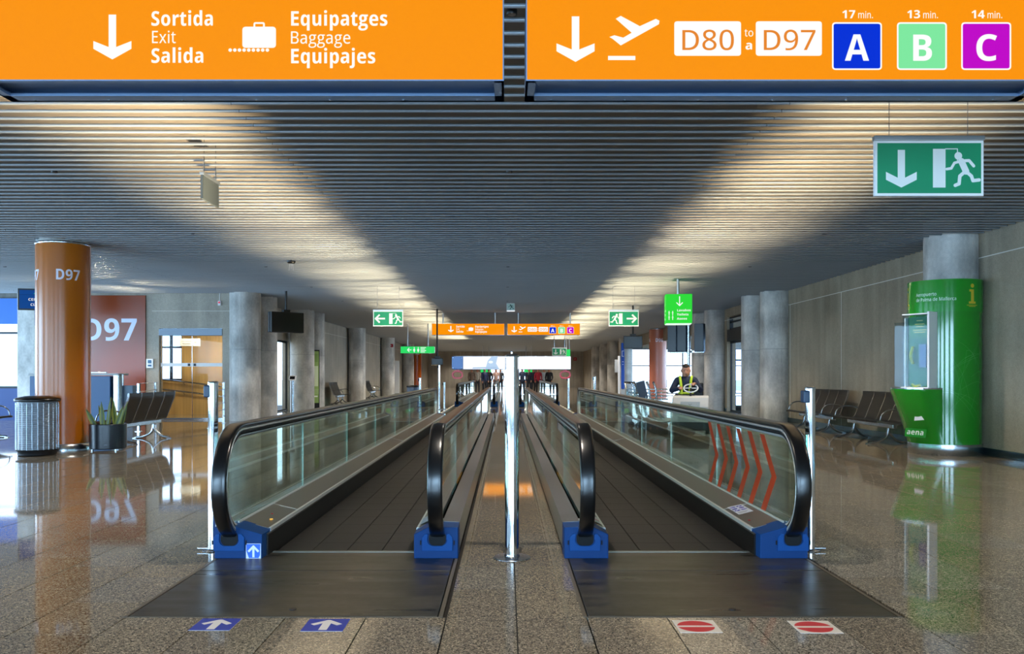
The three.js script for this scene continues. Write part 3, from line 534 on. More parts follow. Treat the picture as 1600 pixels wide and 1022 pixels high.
// orange chevrons on the right outer glass
{
  const outer = walkRight.children[0], w = 0.115;
  for (let k = 0; k < 6; k++) {
    const zt = 8.43 - k * 0.345, zm = zt - 0.30, zb = zt - 0.03;
    part(outer, 'chevron_sticker', exSide(poly([[zt, 0.83], [zt - w, 0.83], [zm - w, 0.53], [zb - w, 0.24], [zb, 0.24], [zm, 0.53]]), 1.985 - 0.0085, 0.0015), M.orangeSticker, 'orange chevron sticker on glass');
  }
  const lo = walkLeft.children[0];
  part(lo, 'arrow_sticker', new THREE.PlaneGeometry(0.105, 0.105).translate(-1.815, 0.056, -5.9475), print(canvas(256, 256, (c) => { c.fillStyle = '#dfe8f6'; c.fillRect(0, 0, 256, 256); pathFill(c, [[8, 8], [248, 8], [240, 200], [215, 248], [50, 248], [10, 130]], '#2f6fe0'); stroke(c, [[128, 235], [128, 60]], 38, '#e8f0fb', 'butt'); stroke(c, [[40, 140], [128, 50], [216, 140]], 38, '#e8f0fb', 'butt'); })), 'blue sticker with white arrow');
  part(lo, 'indicator_lamp', cyl(0.012, 0.006, -1.82, 0.197, -6.42, 16), std(0x201000, 0.4, 0, { emissive: new THREE.Color(1.0, 0.55, 0.08) }), 'small glowing amber lamp');
  part(lo, 'stop_button', cyl(0.008, 0.006, -1.87, 0.206, -6.62, 12), M.red);
  const tilt = Math.atan2(0.05, 0.21);
  part(outer, 'pictogram_sticker', new THREE.PlaneGeometry(0.12, 0.36).rotateX(-Math.PI / 2).rotateZ(tilt).translate(1.86, 0.2065, -6.85), print(canvas(128, 384, (c) => { c.fillStyle = '#c9cbd6'; c.fillRect(0, 0, 128, 384); c.fillStyle = '#2420a0'; for (const [x, y] of [[34, 60], [92, 60], [34, 140], [92, 140], [34, 220], [92, 220]]) { c.beginPath(); c.arc(x, y, 26, 0, 7); c.fill(); } stroke(c, [[20, 50], [108, 230]], 7, '#dcdcf0'); stroke(c, [[100, 40], [24, 230]], 6, '#dcdcf0'); c.fillStyle = '#555'; for (let k = 0; k < 5; k++) c.fillRect(14, 285 + k * 16, 96 - k * 9, 5); })), 'blue pictogram sticker');
  part(outer, 'stop_button', cyl(0.009, 0.006, 1.8, 0.196, -6.38, 12), M.red);
  const ri = walkRight.children[1], li = walkLeft.children[1];
  part(ri, 'notice_sticker', new THREE.PlaneGeometry(0.085, 0.3).rotateX(-Math.PI / 2).rotateZ(-0.43).translate(0.635, 0.2055, -6.4), print(canvas(96, 320, (c) => { c.fillStyle = '#dfe4e2'; c.fillRect(0, 0, 96, 320); c.fillStyle = '#d8434a'; c.fillRect(8, 150, 80, 26); c.fillRect(8, 186, 80, 14); c.fillStyle = '#777'; for (let k = 0; k < 4; k++) c.fillRect(10, 230 + k * 18, 70, 5); })));
  part(li, 'notice_sticker', new THREE.PlaneGeometry(0.085, 0.3).rotateX(-Math.PI / 2).rotateZ(0.43).translate(-0.635, 0.2055, -6.4), print(canvas(96, 320, (c) => { c.fillStyle = '#b9c3c6'; c.fillRect(0, 0, 96, 320); c.fillStyle = '#35458a'; for (let k = 0; k < 9; k++) c.fillRect(10, 60 + k * 24, 74 - (k % 3) * 14, 8); })));
}
// unseen uplights added outside the walkways to lay warm bands on the ceiling
function addedUplightLine(s, dz, label, nmax) {
  const t = thing('added_uplight', label, 'light', [s * 2.17, 0, -dz]);
  part(t, 'profile', rbox(0.1, 0.035, 16.0, 0, 0.019, -14.7, 0.008), M.alu);
  for (let k = 0; k < nmax; k++) {
    const Z = 6.9 + k * 1.22, power = 200 * (0.42 + 0.8 * Math.abs(Math.sin(k * 2.1 + s)));
    part(t, 'glow_lens', cyl(0.03, 0.006, 0, 0.037, -Z, 16), std(0x000000, 0.4, 0, { emissive: new THREE.Color().copy(WARM).multiplyScalar(2) }));
    const l = new THREE.SpotLight(WARM, power, 0, 0.35, 0.7, 2); l.name = 'added_uplight_lamp'; l.castShadow = true; l.shadow.radius = 2;
    l.position.set(0, 0.05, -Z); l.target.position.set(s * 1.42, HALL.H, -Z - 0.25); t.add(l); t.add(l.target);
  }
}
addedUplightLine(-1, 0, 'added line of unseen floor uplights outside the left walkway', 13);
addedUplightLine(1, 0, 'added line of unseen floor uplights outside the right walkway', 13);
addedUplightLine(-1, 16.1, 'added line of unseen floor uplights farther along on the left', 13);
addedUplightLine(1, 16.1, 'added line of unseen floor uplights farther along on the right', 13);
addedUplightLine(-1, 32.2, 'added line of unseen floor uplights at the far left', 13);
addedUplightLine(1, 32.2, 'added line of unseen floor uplights at the far right', 13);

{  // strip added on the counter to warm the ceiling at the left
  const t = thing('added_counter_uplight', 'added unseen uplight along the top of the blue gate counter', 'light', [-10.9, 1.33, -21.3]);
  part(t, 'profile', rbox(1.6, 0.03, 0.08, 0, 0.015, 0, 0.008), M.alu);
  for (let k = 0; k < 4; k++) {
    const x = -0.6 + k * 0.4; part(t, 'glow_lens', cyl(0.025, 0.006, x, 0.03, 0, 14), std(0x000000, 0.4, 0, { emissive: new THREE.Color().copy(WARM).multiplyScalar(2) }));
    const l = new THREE.SpotLight(WARM, 26, 0, 0.42, 0.8, 2); l.name = 'added_counter_lamp'; l.castShadow = true; l.position.set(x, 0.045, 0); l.target.position.set(x * 2.6 + 0.9, HALL.H - 1.33, [1.2, -1.2, 2.6, 0.2][k]); t.add(l, l.target);
  }
}
// ---------------------------------------------------------------- hanging boards
function directionBoard(cx, Z, w, face, label, bottom = 2.79, ceil = true) {
  const h = 0.425, d = 0.33, t = thing('direction_sign', label, 'sign', [cx, bottom, -Z], 0, Z > 10 ? 'far orange direction boards' : 'near orange direction boards');
  part(t, 'lit_sign_face', new THREE.PlaneGeometry(w - 0.012, h - 0.012).translate(0, h / 2, 0.004), face, 'glowing orange printed face');
  part(t, 'housing', [box(w, h, 0.03, 0, h / 2, -0.012), box(w, 0.012, d, 0, h - 0.006, -d / 2), box(0.012, h, d, -w / 2 + 0.006, h / 2, -d / 2), box(0.012, h, d, w / 2 - 0.006, h / 2, -d / 2), box(w, h, 0.02, 0, h / 2, -d + 0.01)], M.signFrame);
  part(t, 'bottom_tray', [box(w - 0.02, 0.012, d - 0.02, 0, 0.05, -d / 2)], M.signFrame);
  part(t, 'tray_lip', [box(w, 0.014, 0.10, 0, 0.007, -d + 0.05), box(0.05, 0.014, d, -w / 2 + 0.025, 0.007, -d / 2), box(0.05, 0.014, d, w / 2 - 0.025, 0.007, -d / 2)], M.signFrame);
  parts(t, 'screw', [-1.2, -0.8, -0.4, 0, 0.4, 0.8, 1.2].map((x) => cyl(0.006, 0.004, x, -0.003, -d + 0.03, 8)), M.chrome);
  parts(t, 'hanger', [bar(V(-w * 0.35, h, -0.16), V(-w * 0.35, HALL.slab - bottom, -0.16), 0.025), bar(V(w * 0.37, h, -0.16), V(w * 0.37, HALL.slab - bottom, -0.16), 0.025)], M.alu);
  const l = new THREE.RectAreaLight(new THREE.Color().setRGB(1, 0.42, 0.03), 0.55, w, h); l.name = 'sign_glow'; l.position.set(0, h / 2, 0.02); l.rotation.y = Math.PI; t.add(l);
  return t;
}
directionBoard(-1.392, 4.29, 2.69, BOARD.left, 'large orange board reading Sortida, Exit, Salida and Equipatges overhead');
directionBoard(1.41, 4.29, 2.69, BOARD.right, 'large orange board with plane symbol and gates D80 to D97 overhead');
directionBoard(X(731.5, 31.3), 31.3, 2.69, BOARD.left, 'small far orange board reading Sortida above the aisle', Y(523.6, 31.3));
directionBoard(X(849.5, 31.3), 31.3, 2.69, BOARD.rightFar, 'small far orange board with letters A B C above the aisle', Y(523.6, 31.3));
function exitSign(x, y, Z, w, face, label, turn = 0, stem = null, panelMat = M.white) {
  const t = thing('exit_sign', label, 'exit sign', [x, y, -Z], turn, 'green escape signs'), h = w * 0.51;
  part(t, 'panel', rbox(w, h, 0.025, 0, -h / 2, 0, 0.004), panelMat);
  for (const s of [1, -1]) { const f = part(t, 'sign_print', new THREE.PlaneGeometry(w * 0.985, h * 0.97).rotateY(s > 0 ? 0 : Math.PI).translate(0, -h / 2, s * 0.0135), face); f.castShadow = false; }
  part(t, 'top_rail', rbox(w * 1.01, 0.035, 0.05, 0, 0.015, 0, 0.006), M.alu);
  const up = HALL.slab - y;
  parts(t, 'hanger', [bar(V(-w * 0.36, 0, 0), V(-w * 0.36, up, 0), stem ?? 0.0025, 6), bar(V(w * 0.36, 0, 0), V(w * 0.36, up, 0), stem ?? 0.0025, 6)], M.steel);
  return t;
}
exitSign(X(1450.5, 6), Y(220, 6), 6, 0.775, EXIT.down, 'large green exit sign with down arrow hanging at upper right');
exitSign(X(606.5, 22), Y(486, 22), 22, 0.78, EXIT.left, 'green exit sign with left arrow above the left walkway');
exitSign(X(974.5, 22), Y(486, 22), 22, 0.78, EXIT.right, 'green exit sign with right arrow above the right walkway');
exitSign(X(874, 50), Y(544, 50), 50, 0.85, EXIT.down, 'small distant exit sign with down arrow above the white light bar', 0, 0.03);
exitSign(X(328, 9.2), Y(281, 9.2), 9.2, 0.5, std(0x5d666a, 0.6), 'grey sign panel seen edge-on under the left ceiling', Math.PI / 2, 0.006, std(0x4d5558, 0.5));
{
  const t = thing('emergency_light', 'small square running-man emergency light fixed under the slats', 'exit sign', [X(798, 27), HALL.H, -27]);
  part(t, 'body', rbox(0.26, 0.24, 0.1, 0, -0.13, 0, 0.01), M.white); part(t, 'stem', bar(V(0, -0.02, 0), V(0, 0.28, 0), 0.015), M.alu);
  part(t, 'sign_print', new THREE.PlaneGeometry(0.24, 0.2).translate(0, -0.12, 0.0515), print(canvas(128, 128, (c) => { c.fillStyle = '#b9d3c6'; c.fillRect(0, 0, 128, 128); runner(c, 10, 8, 1.12, '#0d4a3c', 1); })));
  part(t, 'light_bar', rbox(0.26, 0.03, 0.11, 0, -0.255, 0, 0.008), std(0x222222, 0.4, 0, { emissive: new THREE.Color(0.9, 0.95, 1) }));
}
// toilets signs
const pics = (c, x, y, s, col) => { for (const [dx, dy] of [[0, 0], [1, 0], [0, 1], [1, 1]]) { const cx = x + dx * 34 * s, cy = y + dy * 46 * s; c.fillStyle = col; c.beginPath(); c.arc(cx, cy, 5 * s, 0, 7); c.fill(); stroke(c, [[cx, cy + 8 * s], [cx, cy + 34 * s]], 8 * s, col); stroke(c, [[cx - 8 * s, cy + 12 * s], [cx + 8 * s, cy + 12 * s]], 4 * s, col); } };
const toiletFace = canvas(384, 440, (c) => {
  c.fillStyle = '#2fe03c'; c.fillRect(0, 0, 384, 440); stroke(c, [[200, 40], [200, 170]], 14, '#fff'); stroke(c, [[158, 132], [200, 176], [242, 132]], 14, '#fff');
  pics(c, 46, 262, 1.55, '#e9ffe9'); write(c, 'Lavabos', 160, 262, 46, 'bold', 205); write(c, 'Toilets', 160, 325, 46, 'bold', 172); write(c, 'Aseos', 160, 388, 46, 'bold', 150);
});
{
  const Z = 20, t = thing('toilet_sign', 'bright green cube sign reading Lavabos, Toilets, Aseos', 'sign', [X(1061, Z), Y(505, Z), -Z], -0.12), w = 0.61, h = 0.69;
  part(t, 'housing', rbox(w, h, 0.55, 0, h / 2, -0.275, 0.008), std(0x27c434, 0.4, 0, { emissive: new THREE.Color(0.02, 0.5, 0.05) }));
  part(t, 'lit_sign_face', new THREE.PlaneGeometry(w, h).translate(0, h / 2, 0.003), litFace(toiletFace, 0.95));
  part(t, 'lit_sign_side', new THREE.PlaneGeometry(0.54, h).rotateY(-Math.PI / 2).translate(-w / 2 - 0.003, h / 2, -0.275), litFace(toiletFace, 0.9));
  part(t, 'base_lamp', box(w - 0.02, 0.02, 0.5, 0, -0.008, -0.27), std(0x222222, 0.4, 0, { emissive: new THREE.Color(0.75, 0.95, 0.8) }));
  part(t, 'hanger', bar(V(0, h, -0.27), V(0, HALL.slab - Y(505, Z), -0.27), 0.03), M.alu);
}
function greenBoard(px0, px1, py0, py1, Z, label, detail) {
  const w = (px1 - px0) / FOCAL * Z, h = (py1 - py0) / FOCAL * Z, t = thing('green_sign', label, 'sign', [X((px0 + px1) / 2, Z), Y(py1, Z), -Z]);
  part(t, 'housing', rbox(w, h, 0.25, 0, h / 2, -0.126, 0.01), M.signFrame);
  part(t, 'lit_sign_face', new THREE.PlaneGeometry(w, h).translate(0, h / 2, 0.003), litFace(canvas(512, 96, (c) => { c.fillStyle = '#2fe06a'; c.fillRect(0, 0, 512, 96); if (detail) { stroke(c, [[160, 48], [104, 48]], 12, '#eafff0'); stroke(c, [[128, 22], [104, 48], [128, 74]], 12, '#eafff0'); for (const x of [205, 265]) { c.fillStyle = '#eafff0'; c.beginPath(); c.arc(x, 16, 8, 0, 7); c.fill(); pathFill(c, [[x, 22], [x + 18, 50], [x, 90], [x - 18, 50]], '#eafff0'); } for (let k = 0; k < 4; k++) { c.fillStyle = '#eafff0'; c.fillRect(300, 10 + k * 21, 84 - (k % 2) * 18, 11); } } }), 0.95));
  parts(t, 'hanger', [-0.3, 0.3].map((f) => bar(V(w * f, h, -0.12), V(w * f, HALL.slab - Y(py1, Z), -0.12), 0.025)), M.alu);
}
greenBoard(626, 679, 541.5, 552, 38, 'long lit green toilets board with left arrow', true);
greenBoard(884, 891, 546, 557, 53, 'small lit green board beside the distant exit sign', false);
greenBoard(751, 767, 577.5, 582, 68, 'tiny lit green board above the distant crowd, left of the post', false);
greenBoard(819, 833, 577, 581.5, 68, 'tiny lit green board above the distant crowd, right of the post', false);

// ---------------------------------------------------------------- posts
{
  const t = thing('chrome_post', 'tall polished chrome post with white light bar between the walkways', 'post', [X(800, 5.98), 0, -5.98]);
  part(t, 'base_disc', lathe([[0, 0], [0.133, 0], [0.133, 0.006], [0.125, 0.012], [0.055, 0.014], [0.055, 0.02]], 40), M.steel);
  part(t, 'shaft', new THREE.CylinderGeometry(0.05, 0.05, 1.42, 40).translate(0, 0.72, 0), M.chrome);
  part(t, 'cap', lathe([[0, 1.447], [0.03, 1.446], [0.048, 1.438], [0.051, 1.43], [0.051, 1.42]], 40), M.chrome);
  part(t, 'cap_bolt', cyl(0.008, 0.012, 0, 1.446, 0, 10), M.chrome);
  const y = 1.382, h = 0.09;
  part(t, 'crossbar', rbox(0.84, h + 0.006, 0.03, 0.0, y, -0.075, 0.004), M.signFrame);
  const barTex = canvas(512, 128, (c) => { c.fillStyle = '#fdfeff'; c.fillRect(0, 0, 512, 128); pathFill(c, [[270, 128], [300, 40], [345, 0], [420, 0], [400, 70], [440, 128]], '#b7d2ee'); pathFill(c, [[120, 110], [400, 104], [420, 118], [110, 122]], '#a9c6e6'); c.fillStyle = '#f2fbff'; c.beginPath(); c.ellipse(335, 56, 28, 14, 0, 0, 7); c.fill(); });
  part(t, 'lit_sign_panel', new THREE.PlaneGeometry(0.30, h).translate(-0.198, y, -0.058), litFace(barTex, 1.05), 'glowing white panel with pale blue picture');
  part(t, 'lit_sign_panel', new THREE.PlaneGeometry(0.37, h).translate(0.235, y, -0.058), std(0x111111, 0.3, 0, { emissive: new THREE.Color(1.05, 1.05, 1.05) }), 'glowing white panel');
  part(t, 'blue_end_plate', [rbox(0.08, h, 0.012, -0.389, y, -0.055, 0.004)], phys(0x17457f, 0.35));
  parts(t, 'corner_screw', [[-0.419, 0.036], [-0.358, 0.036], [-0.419, -0.036], [-0.358, -0.036]].map(([x, dy]) => new THREE.SphereGeometry(0.004, 8, 6).translate(x, y + dy, -0.048)), M.chrome);
  for (const [x, hw] of [[-0.39, 0.03], [0.382, 0.03]]) {
    const ring = roundRect(x - hw - 0.009, y - 0.113, 2 * hw + 0.018, 0.056, 0.026); ring.holes.push(new THREE.Path(roundRect(x - hw, y - 0.104, 2 * hw, 0.038, 0.018).getPoints(8)));
    part(t, 'red_ring', new THREE.ExtrudeGeometry(ring, { depth: 0.008, bevelEnabled: true, bevelSize: 0.0015, bevelThickness: 0.0015, bevelSegments: 1 }).translate(0, 0, -0.08), M.red, 'flat red oval ring hanging under the bar');
    part(t, 'ring_tab', box(0.02, 0.016, 0.008, x, y - 0.05, -0.075), M.red);
  }
}
function queuePost(x, Z, h, label, side) {
  const t = thing('barrier_post', label, 'post', [x, 0, -Z], 0, 'slim chrome barrier posts');
  part(t, 'shaft', new THREE.CylinderGeometry(0.036, 0.036, h - 0.03, 28).translate(0, (h - 0.03) / 2 + 0.015, 0), M.chrome);
  part(t, 'foot_plate', [lathe([[0, 0], [0.075, 0], [0.075, 0.008], [0.036, 0.014]], 28), rbox(0.16, 0.012, 0.05, side * 0.03, 0.02, 0, 0.004)], M.steel);
  part(t, 'head', lathe([[0, h], [0.032, h], [0.037, h - 0.006], [0.037, h - 0.03], [0.036, h - 0.03]], 28), M.chrome);
  part(t, 'belt_cassette', rbox(0.05, 0.09, 0.075, -0.035, h - 0.075, 0.0, 0.01), std(0x12324f, 0.4));
  return t;
}
queuePost(-2.2, 6.24, 1.25, 'slim chrome barrier post left of the left walkway entrance', -1);
queuePost(2.21, 6.24, 1.21, 'slim chrome barrier post right of the right walkway entrance', 1);
for (const [px, top, Z, l] of [[656, 590, 29, 'thin distant barrier post beside the small grey bin'], [686, 570, 31, 'tall thin distant pole under the black monitor'], [694, 597, 31.5, 'distant barrier post at the second left walkway'], [888, 590, 31.5, 'distant barrier post at the second right walkway'], [929, 588, 27, 'distant silver barrier post by the right walkway end']]) queuePost(X(px, Z), Z, Y(top, Z), l, 1);

// floor stickers
function sticker(px, py, label, tex, w) {
  const Z = FOCAL * EYE / (py - 585), t = thing('floor_sticker', label, 'floor sticker', [X(px, Z), 0, -Z]);
  const m = part(t, 'print', new THREE.BoxGeometry(w, 0.0012, w * 1.0).translate(0, 0.0009, 0), [M.white, M.white, tex, M.white, M.white, M.white]);
}
const upTex = print(canvas(256, 256, (c) => { c.fillStyle = '#27379a'; c.fillRect(0, 0, 256, 256); stroke(c, [[128, 232], [128, 60]], 52, '#d9d4d0', 'butt'); stroke(c, [[44, 122], [128, 42], [212, 122]], 40, '#d9d4d0', 'butt'); }), 0.5);
const noTex = print(canvas(256, 256, (c) => { c.fillStyle = '#d2cabd'; c.fillRect(0, 0, 256, 256); c.fillStyle = '#c02a31'; c.beginPath(); c.arc(122, 128, 112, 0, 7); c.fill(); c.fillStyle = '#d8c9bf'; c.fillRect(10, 112, 226, 32); }), 0.5);
sticker(337, 976, 'blue floor sticker with white arrow, leftmost of the two', upTex, 0.21);
sticker(509, 977, 'blue floor sticker with white arrow, nearer the centre', upTex, 0.215);
sticker(1089, 979, 'red no-entry floor sticker nearer the centre', noTex, 0.215);
sticker(1273, 980, 'red no-entry floor sticker, rightmost', noTex, 0.215);

// ---------------------------------------------------------------- benches
function bench(n, label, pos, turn, group = 'black airport seat rows') {
  const t = thing('seat_row', label, 'bench', pos, turn, group), w = 0.53, L = n * w;   // long axis x, faces +z
  const prof = [[0.30, 0.43], [0.26, 0.445], [0.1, 0.42], [-0.08, 0.40], [-0.16, 0.43], [-0.20, 0.52], [-0.27, 0.70], [-0.33, 0.86], [-0.345, 0.95], [-0.37, 0.955]];
  const shellShape = (th) => { const c = new THREE.CatmullRomCurve3(prof.map(([a, b]) => V(a, b, 0))), pts = c.getPoints(26), up = [], dn = []; pts.forEach((p, i) => { const q = pts[Math.min(i + 1, pts.length - 1)], o = pts[Math.max(i - 1, 0)], d = q.clone().sub(o).normalize(); up.push([p.x, p.y]); dn.push([p.x + d.y * th * 1, p.y - d.x * th]); }); return poly([...up, ...dn.reverse()]); };
  const toX = new THREE.Matrix4().makeBasis(V(0, 0, 1), V(0, 1, 0), V(-1, 0, 0));
  const ext = (shape, x0, x1) => new THREE.ExtrudeGeometry(shape, { depth: x1 - x0, bevelEnabled: false }).applyMatrix4(toX).translate(x1, 0, 0);
  for (let k = 0; k < n; k++) part(t, 'seat', ext(shellShape(-0.03), -L / 2 + k * w + 0.012, -L / 2 + (k + 1) * w - 0.012), M.seatBlack);
  for (let k = 0; k <= n; k++) part(t, 'divider_strip', ext(shellShape(-0.038), -L / 2 + k * w - 0.009, -L / 2 + k * w + 0.009), M.steel);
  part(t, 'beam', rbox(L * 0.98, 0.09, 0.10, 0, 0.34, -0.05, 0.02), M.steel);
  for (const s of [-1, 1]) {
    const x = s * (L / 2 - 0.28);
    part(t, 'leg', [tube([V(x, 0.34, -0.05), V(x, 0.2, -0.06), V(x, 0.06, -0.2), V(x, 0.02, -0.36)], 0.026, 16, 8), tube([V(x, 0.3, -0.05), V(x, 0.13, 0.0), V(x, 0.04, 0.16), V(x, 0.02, 0.34)], 0.026, 16, 8), rbox(0.06, 0.02, 0.08, x, 0.01, 0.34, 0.006), rbox(0.06, 0.02, 0.08, x, 0.01, -0.36, 0.006)], M.steel);
    part(t, 'armrest', tube([V(s * L / 2, 0.45, 0.24), V(s * L / 2, 0.56, 0.20), V(s * L / 2, 0.635, 0.08), V(s * L / 2, 0.635, -0.1), V(s * L / 2, 0.6, -0.23)], 0.014, 20, 8), M.steel);
  }
  return t;
}
const rowOfFour = bench(4, 'black four-seat row nearest the green kiosk', [7.08, 0, -16.6], -Math.PI / 2);
copyOf(rowOfFour, [7.08, 0, -19.5], -Math.PI / 2, 'black four-seat row farther from the kiosk, by the concrete column');
copyOf(rowOfFour, [-7.25, 0, -16.4], -Math.PI / 2, 'black four-seat row seen from behind, beside the planter');
copyOf(rowOfFour, [-10.65, 0, -16.6], Math.PI / 2, 'black seat row cut by the left picture edge');
const rowOfThree = bench(3, 'black three-seat row by the left wall, nearer of the two far rows', [-7.3, 0, -37.2], Math.PI / 2);
copyOf(rowOfThree, [-7.3, 0, -46.2], Math.PI / 2, 'black three-seat row by the left wall, farther of the two');

// ---------------------------------------------------------------- bin, planter
{
  const t = thing('litter_bin', 'wire mesh litter bin with plastic bag and black lid', 'bin', [X(58.5, 13.62), 0, -13.62]);
  part(t, 'base', lathe([[0, 0], [0.27, 0], [0.28, 0.02], [0.28, 0.07], [0.31, 0.08], [0.31, 0.1]], 40), M.black);
  const rings = []; for (let k = 0; k < 26; k++) rings.push(new THREE.TorusGeometry(0.312, 0.0028, 5, 40).rotateX(Math.PI / 2).translate(0, 0.12 + k * 0.029, 0));
  part(t, 'wire_ring', rings, M.steel); const ups = []; for (let k = 0; k < 24; k++) { const a = k / 24 * 6.283; ups.push(cyl(0.004, 0.74, Math.cos(a) * 0.308, 0.1, Math.sin(a) * 0.308, 5)); }
  part(t, 'wire_upright', ups, M.steel);
  const bagG = new THREE.CylinderGeometry(0.296, 0.27, 0.76, 60, 22, true).translate(0, 0.48, 0), p = bagG.attributes.position;
  for (let i = 0; i < p.count; i++) { const a = Math.atan2(p.getZ(i), p.getX(i)), y = p.getY(i), k = 1 + 0.007 * Math.sin(a * 5 + y * 13) + 0.009 * Math.sin(a * 9 - y * 19 + 1) + 0.006 * Math.sin(a * 17 + y * 33) - 0.012; p.setX(i, p.getX(i) * k); p.setZ(i, p.getZ(i) * k); }
  bagG.computeVertexNormals(); part(t, 'plastic_bag', bagG, M.bag, 'crumpled pale plastic bag');
  part(t, 'lid', lathe([[0, 0.955], [0.18, 0.952], [0.30, 0.925], [0.335, 0.905], [0.335, 0.875], [0.32, 0.865]], 40), M.blackGloss);
}
{
  const t = thing('planter', 'round black planter with snake plant beside the orange column', 'plant', [X(169, 14.5), 0, -14.5]);
  part(t, 'pot', lathe([[0, 0.03], [0.28, 0.03], [0.292, 0.045], [0.297, 0.44], [0.292, 0.455], [0.275, 0.455], [0.27, 0.42]], 48), M.potBlue);
  part(t, 'foot', [[0.2, 0.15], [-0.2, 0.15], [0, -0.22]].map(([x, z]) => cyl(0.02, 0.032, x, 0, z, 12)), M.steel);
  part(t, 'soil', cyl(0.272, 0.02, 0, 0.40, 0, 32), M.soil);
  part(t, 'mark', new THREE.PlaneGeometry(0.1, 0.025).rotateY(0.25).translate(0.09, 0.11, 0.284), print(canvas(128, 32, (c) => { c.fillStyle = '#10161f'; c.fillRect(0, 0, 128, 32); write(c, 'elho', 30, 24, 22, 'italic', 66, '#aab'); })));
  const leafAt = [[-0.2, 0.05, 0.34, -0.5, 0.2], [-0.05, 0.1, 0.42, -0.05, 0.1], [0.04, 0.12, 0.5, 0.12, -0.5], [0.1, -0.06, 0.48, -0.1, 0.7], [0.17, 0.08, 0.38, 0.35, 0.2], [-0.12, -0.1, 0.36, -0.25, 1.0], [0.0, 0.0, 0.3, 0.2, 1.4], [0.2, -0.05, 0.42, 0.25, -0.3]];
  for (const [x, z, h, lean, turn] of leafAt) {
    const pos = [], idx = [], col = [], N = 12, cw = [-1, -0.84, 0, 0.84, 1];
    for (let i = 0; i <= N; i++) { const u = i / N, w = 0.042 * Math.sin(Math.PI * Math.min(1, 0.28 + u * 0.72)) * (u > 0.9 ? (1 - u) * 10 : 1) + 0.001; cw.forEach((c, k) => { const cup = (1 - c * c) * -0.012; pos.push(c * w, u * h, cup); pos.push(c * w, u * h, cup - 0.006); const e = Math.abs(c) > 0.7; for (let m = 0; m < 2; m++) col.push(...(e ? [0.26, 0.30, 0.06] : [0.010 + 0.008 * (i % 2), 0.05 + 0.025 * (i % 2), 0.014])); }); }
    const rw = cw.length * 2; for (let i = 0; i < N; i++) for (let k = 0; k + 1 < cw.length; k++) { const a = i * rw + k * 2; idx.push(a, a + 2, a + rw, a + 2, a + rw + 2, a + rw, a + 1, a + rw + 1, a + 3, a + 3, a + rw + 1, a + rw + 3); }
    const g = new THREE.BufferGeometry(); g.setAttribute('position', new THREE.Float32BufferAttribute(pos, 3)); g.setAttribute('color', new THREE.Float32BufferAttribute(col, 3)); g.setIndex(idx); g.computeVertexNormals();
    const m = part(t, 'leaf', g, M.snake ??= std(0xffffff, 0.4, 0, { vertexColors: true })); m.position.set(x, 0.415, z); m.rotation.set(0, turn, -lean, 'ZYX');
  }
}
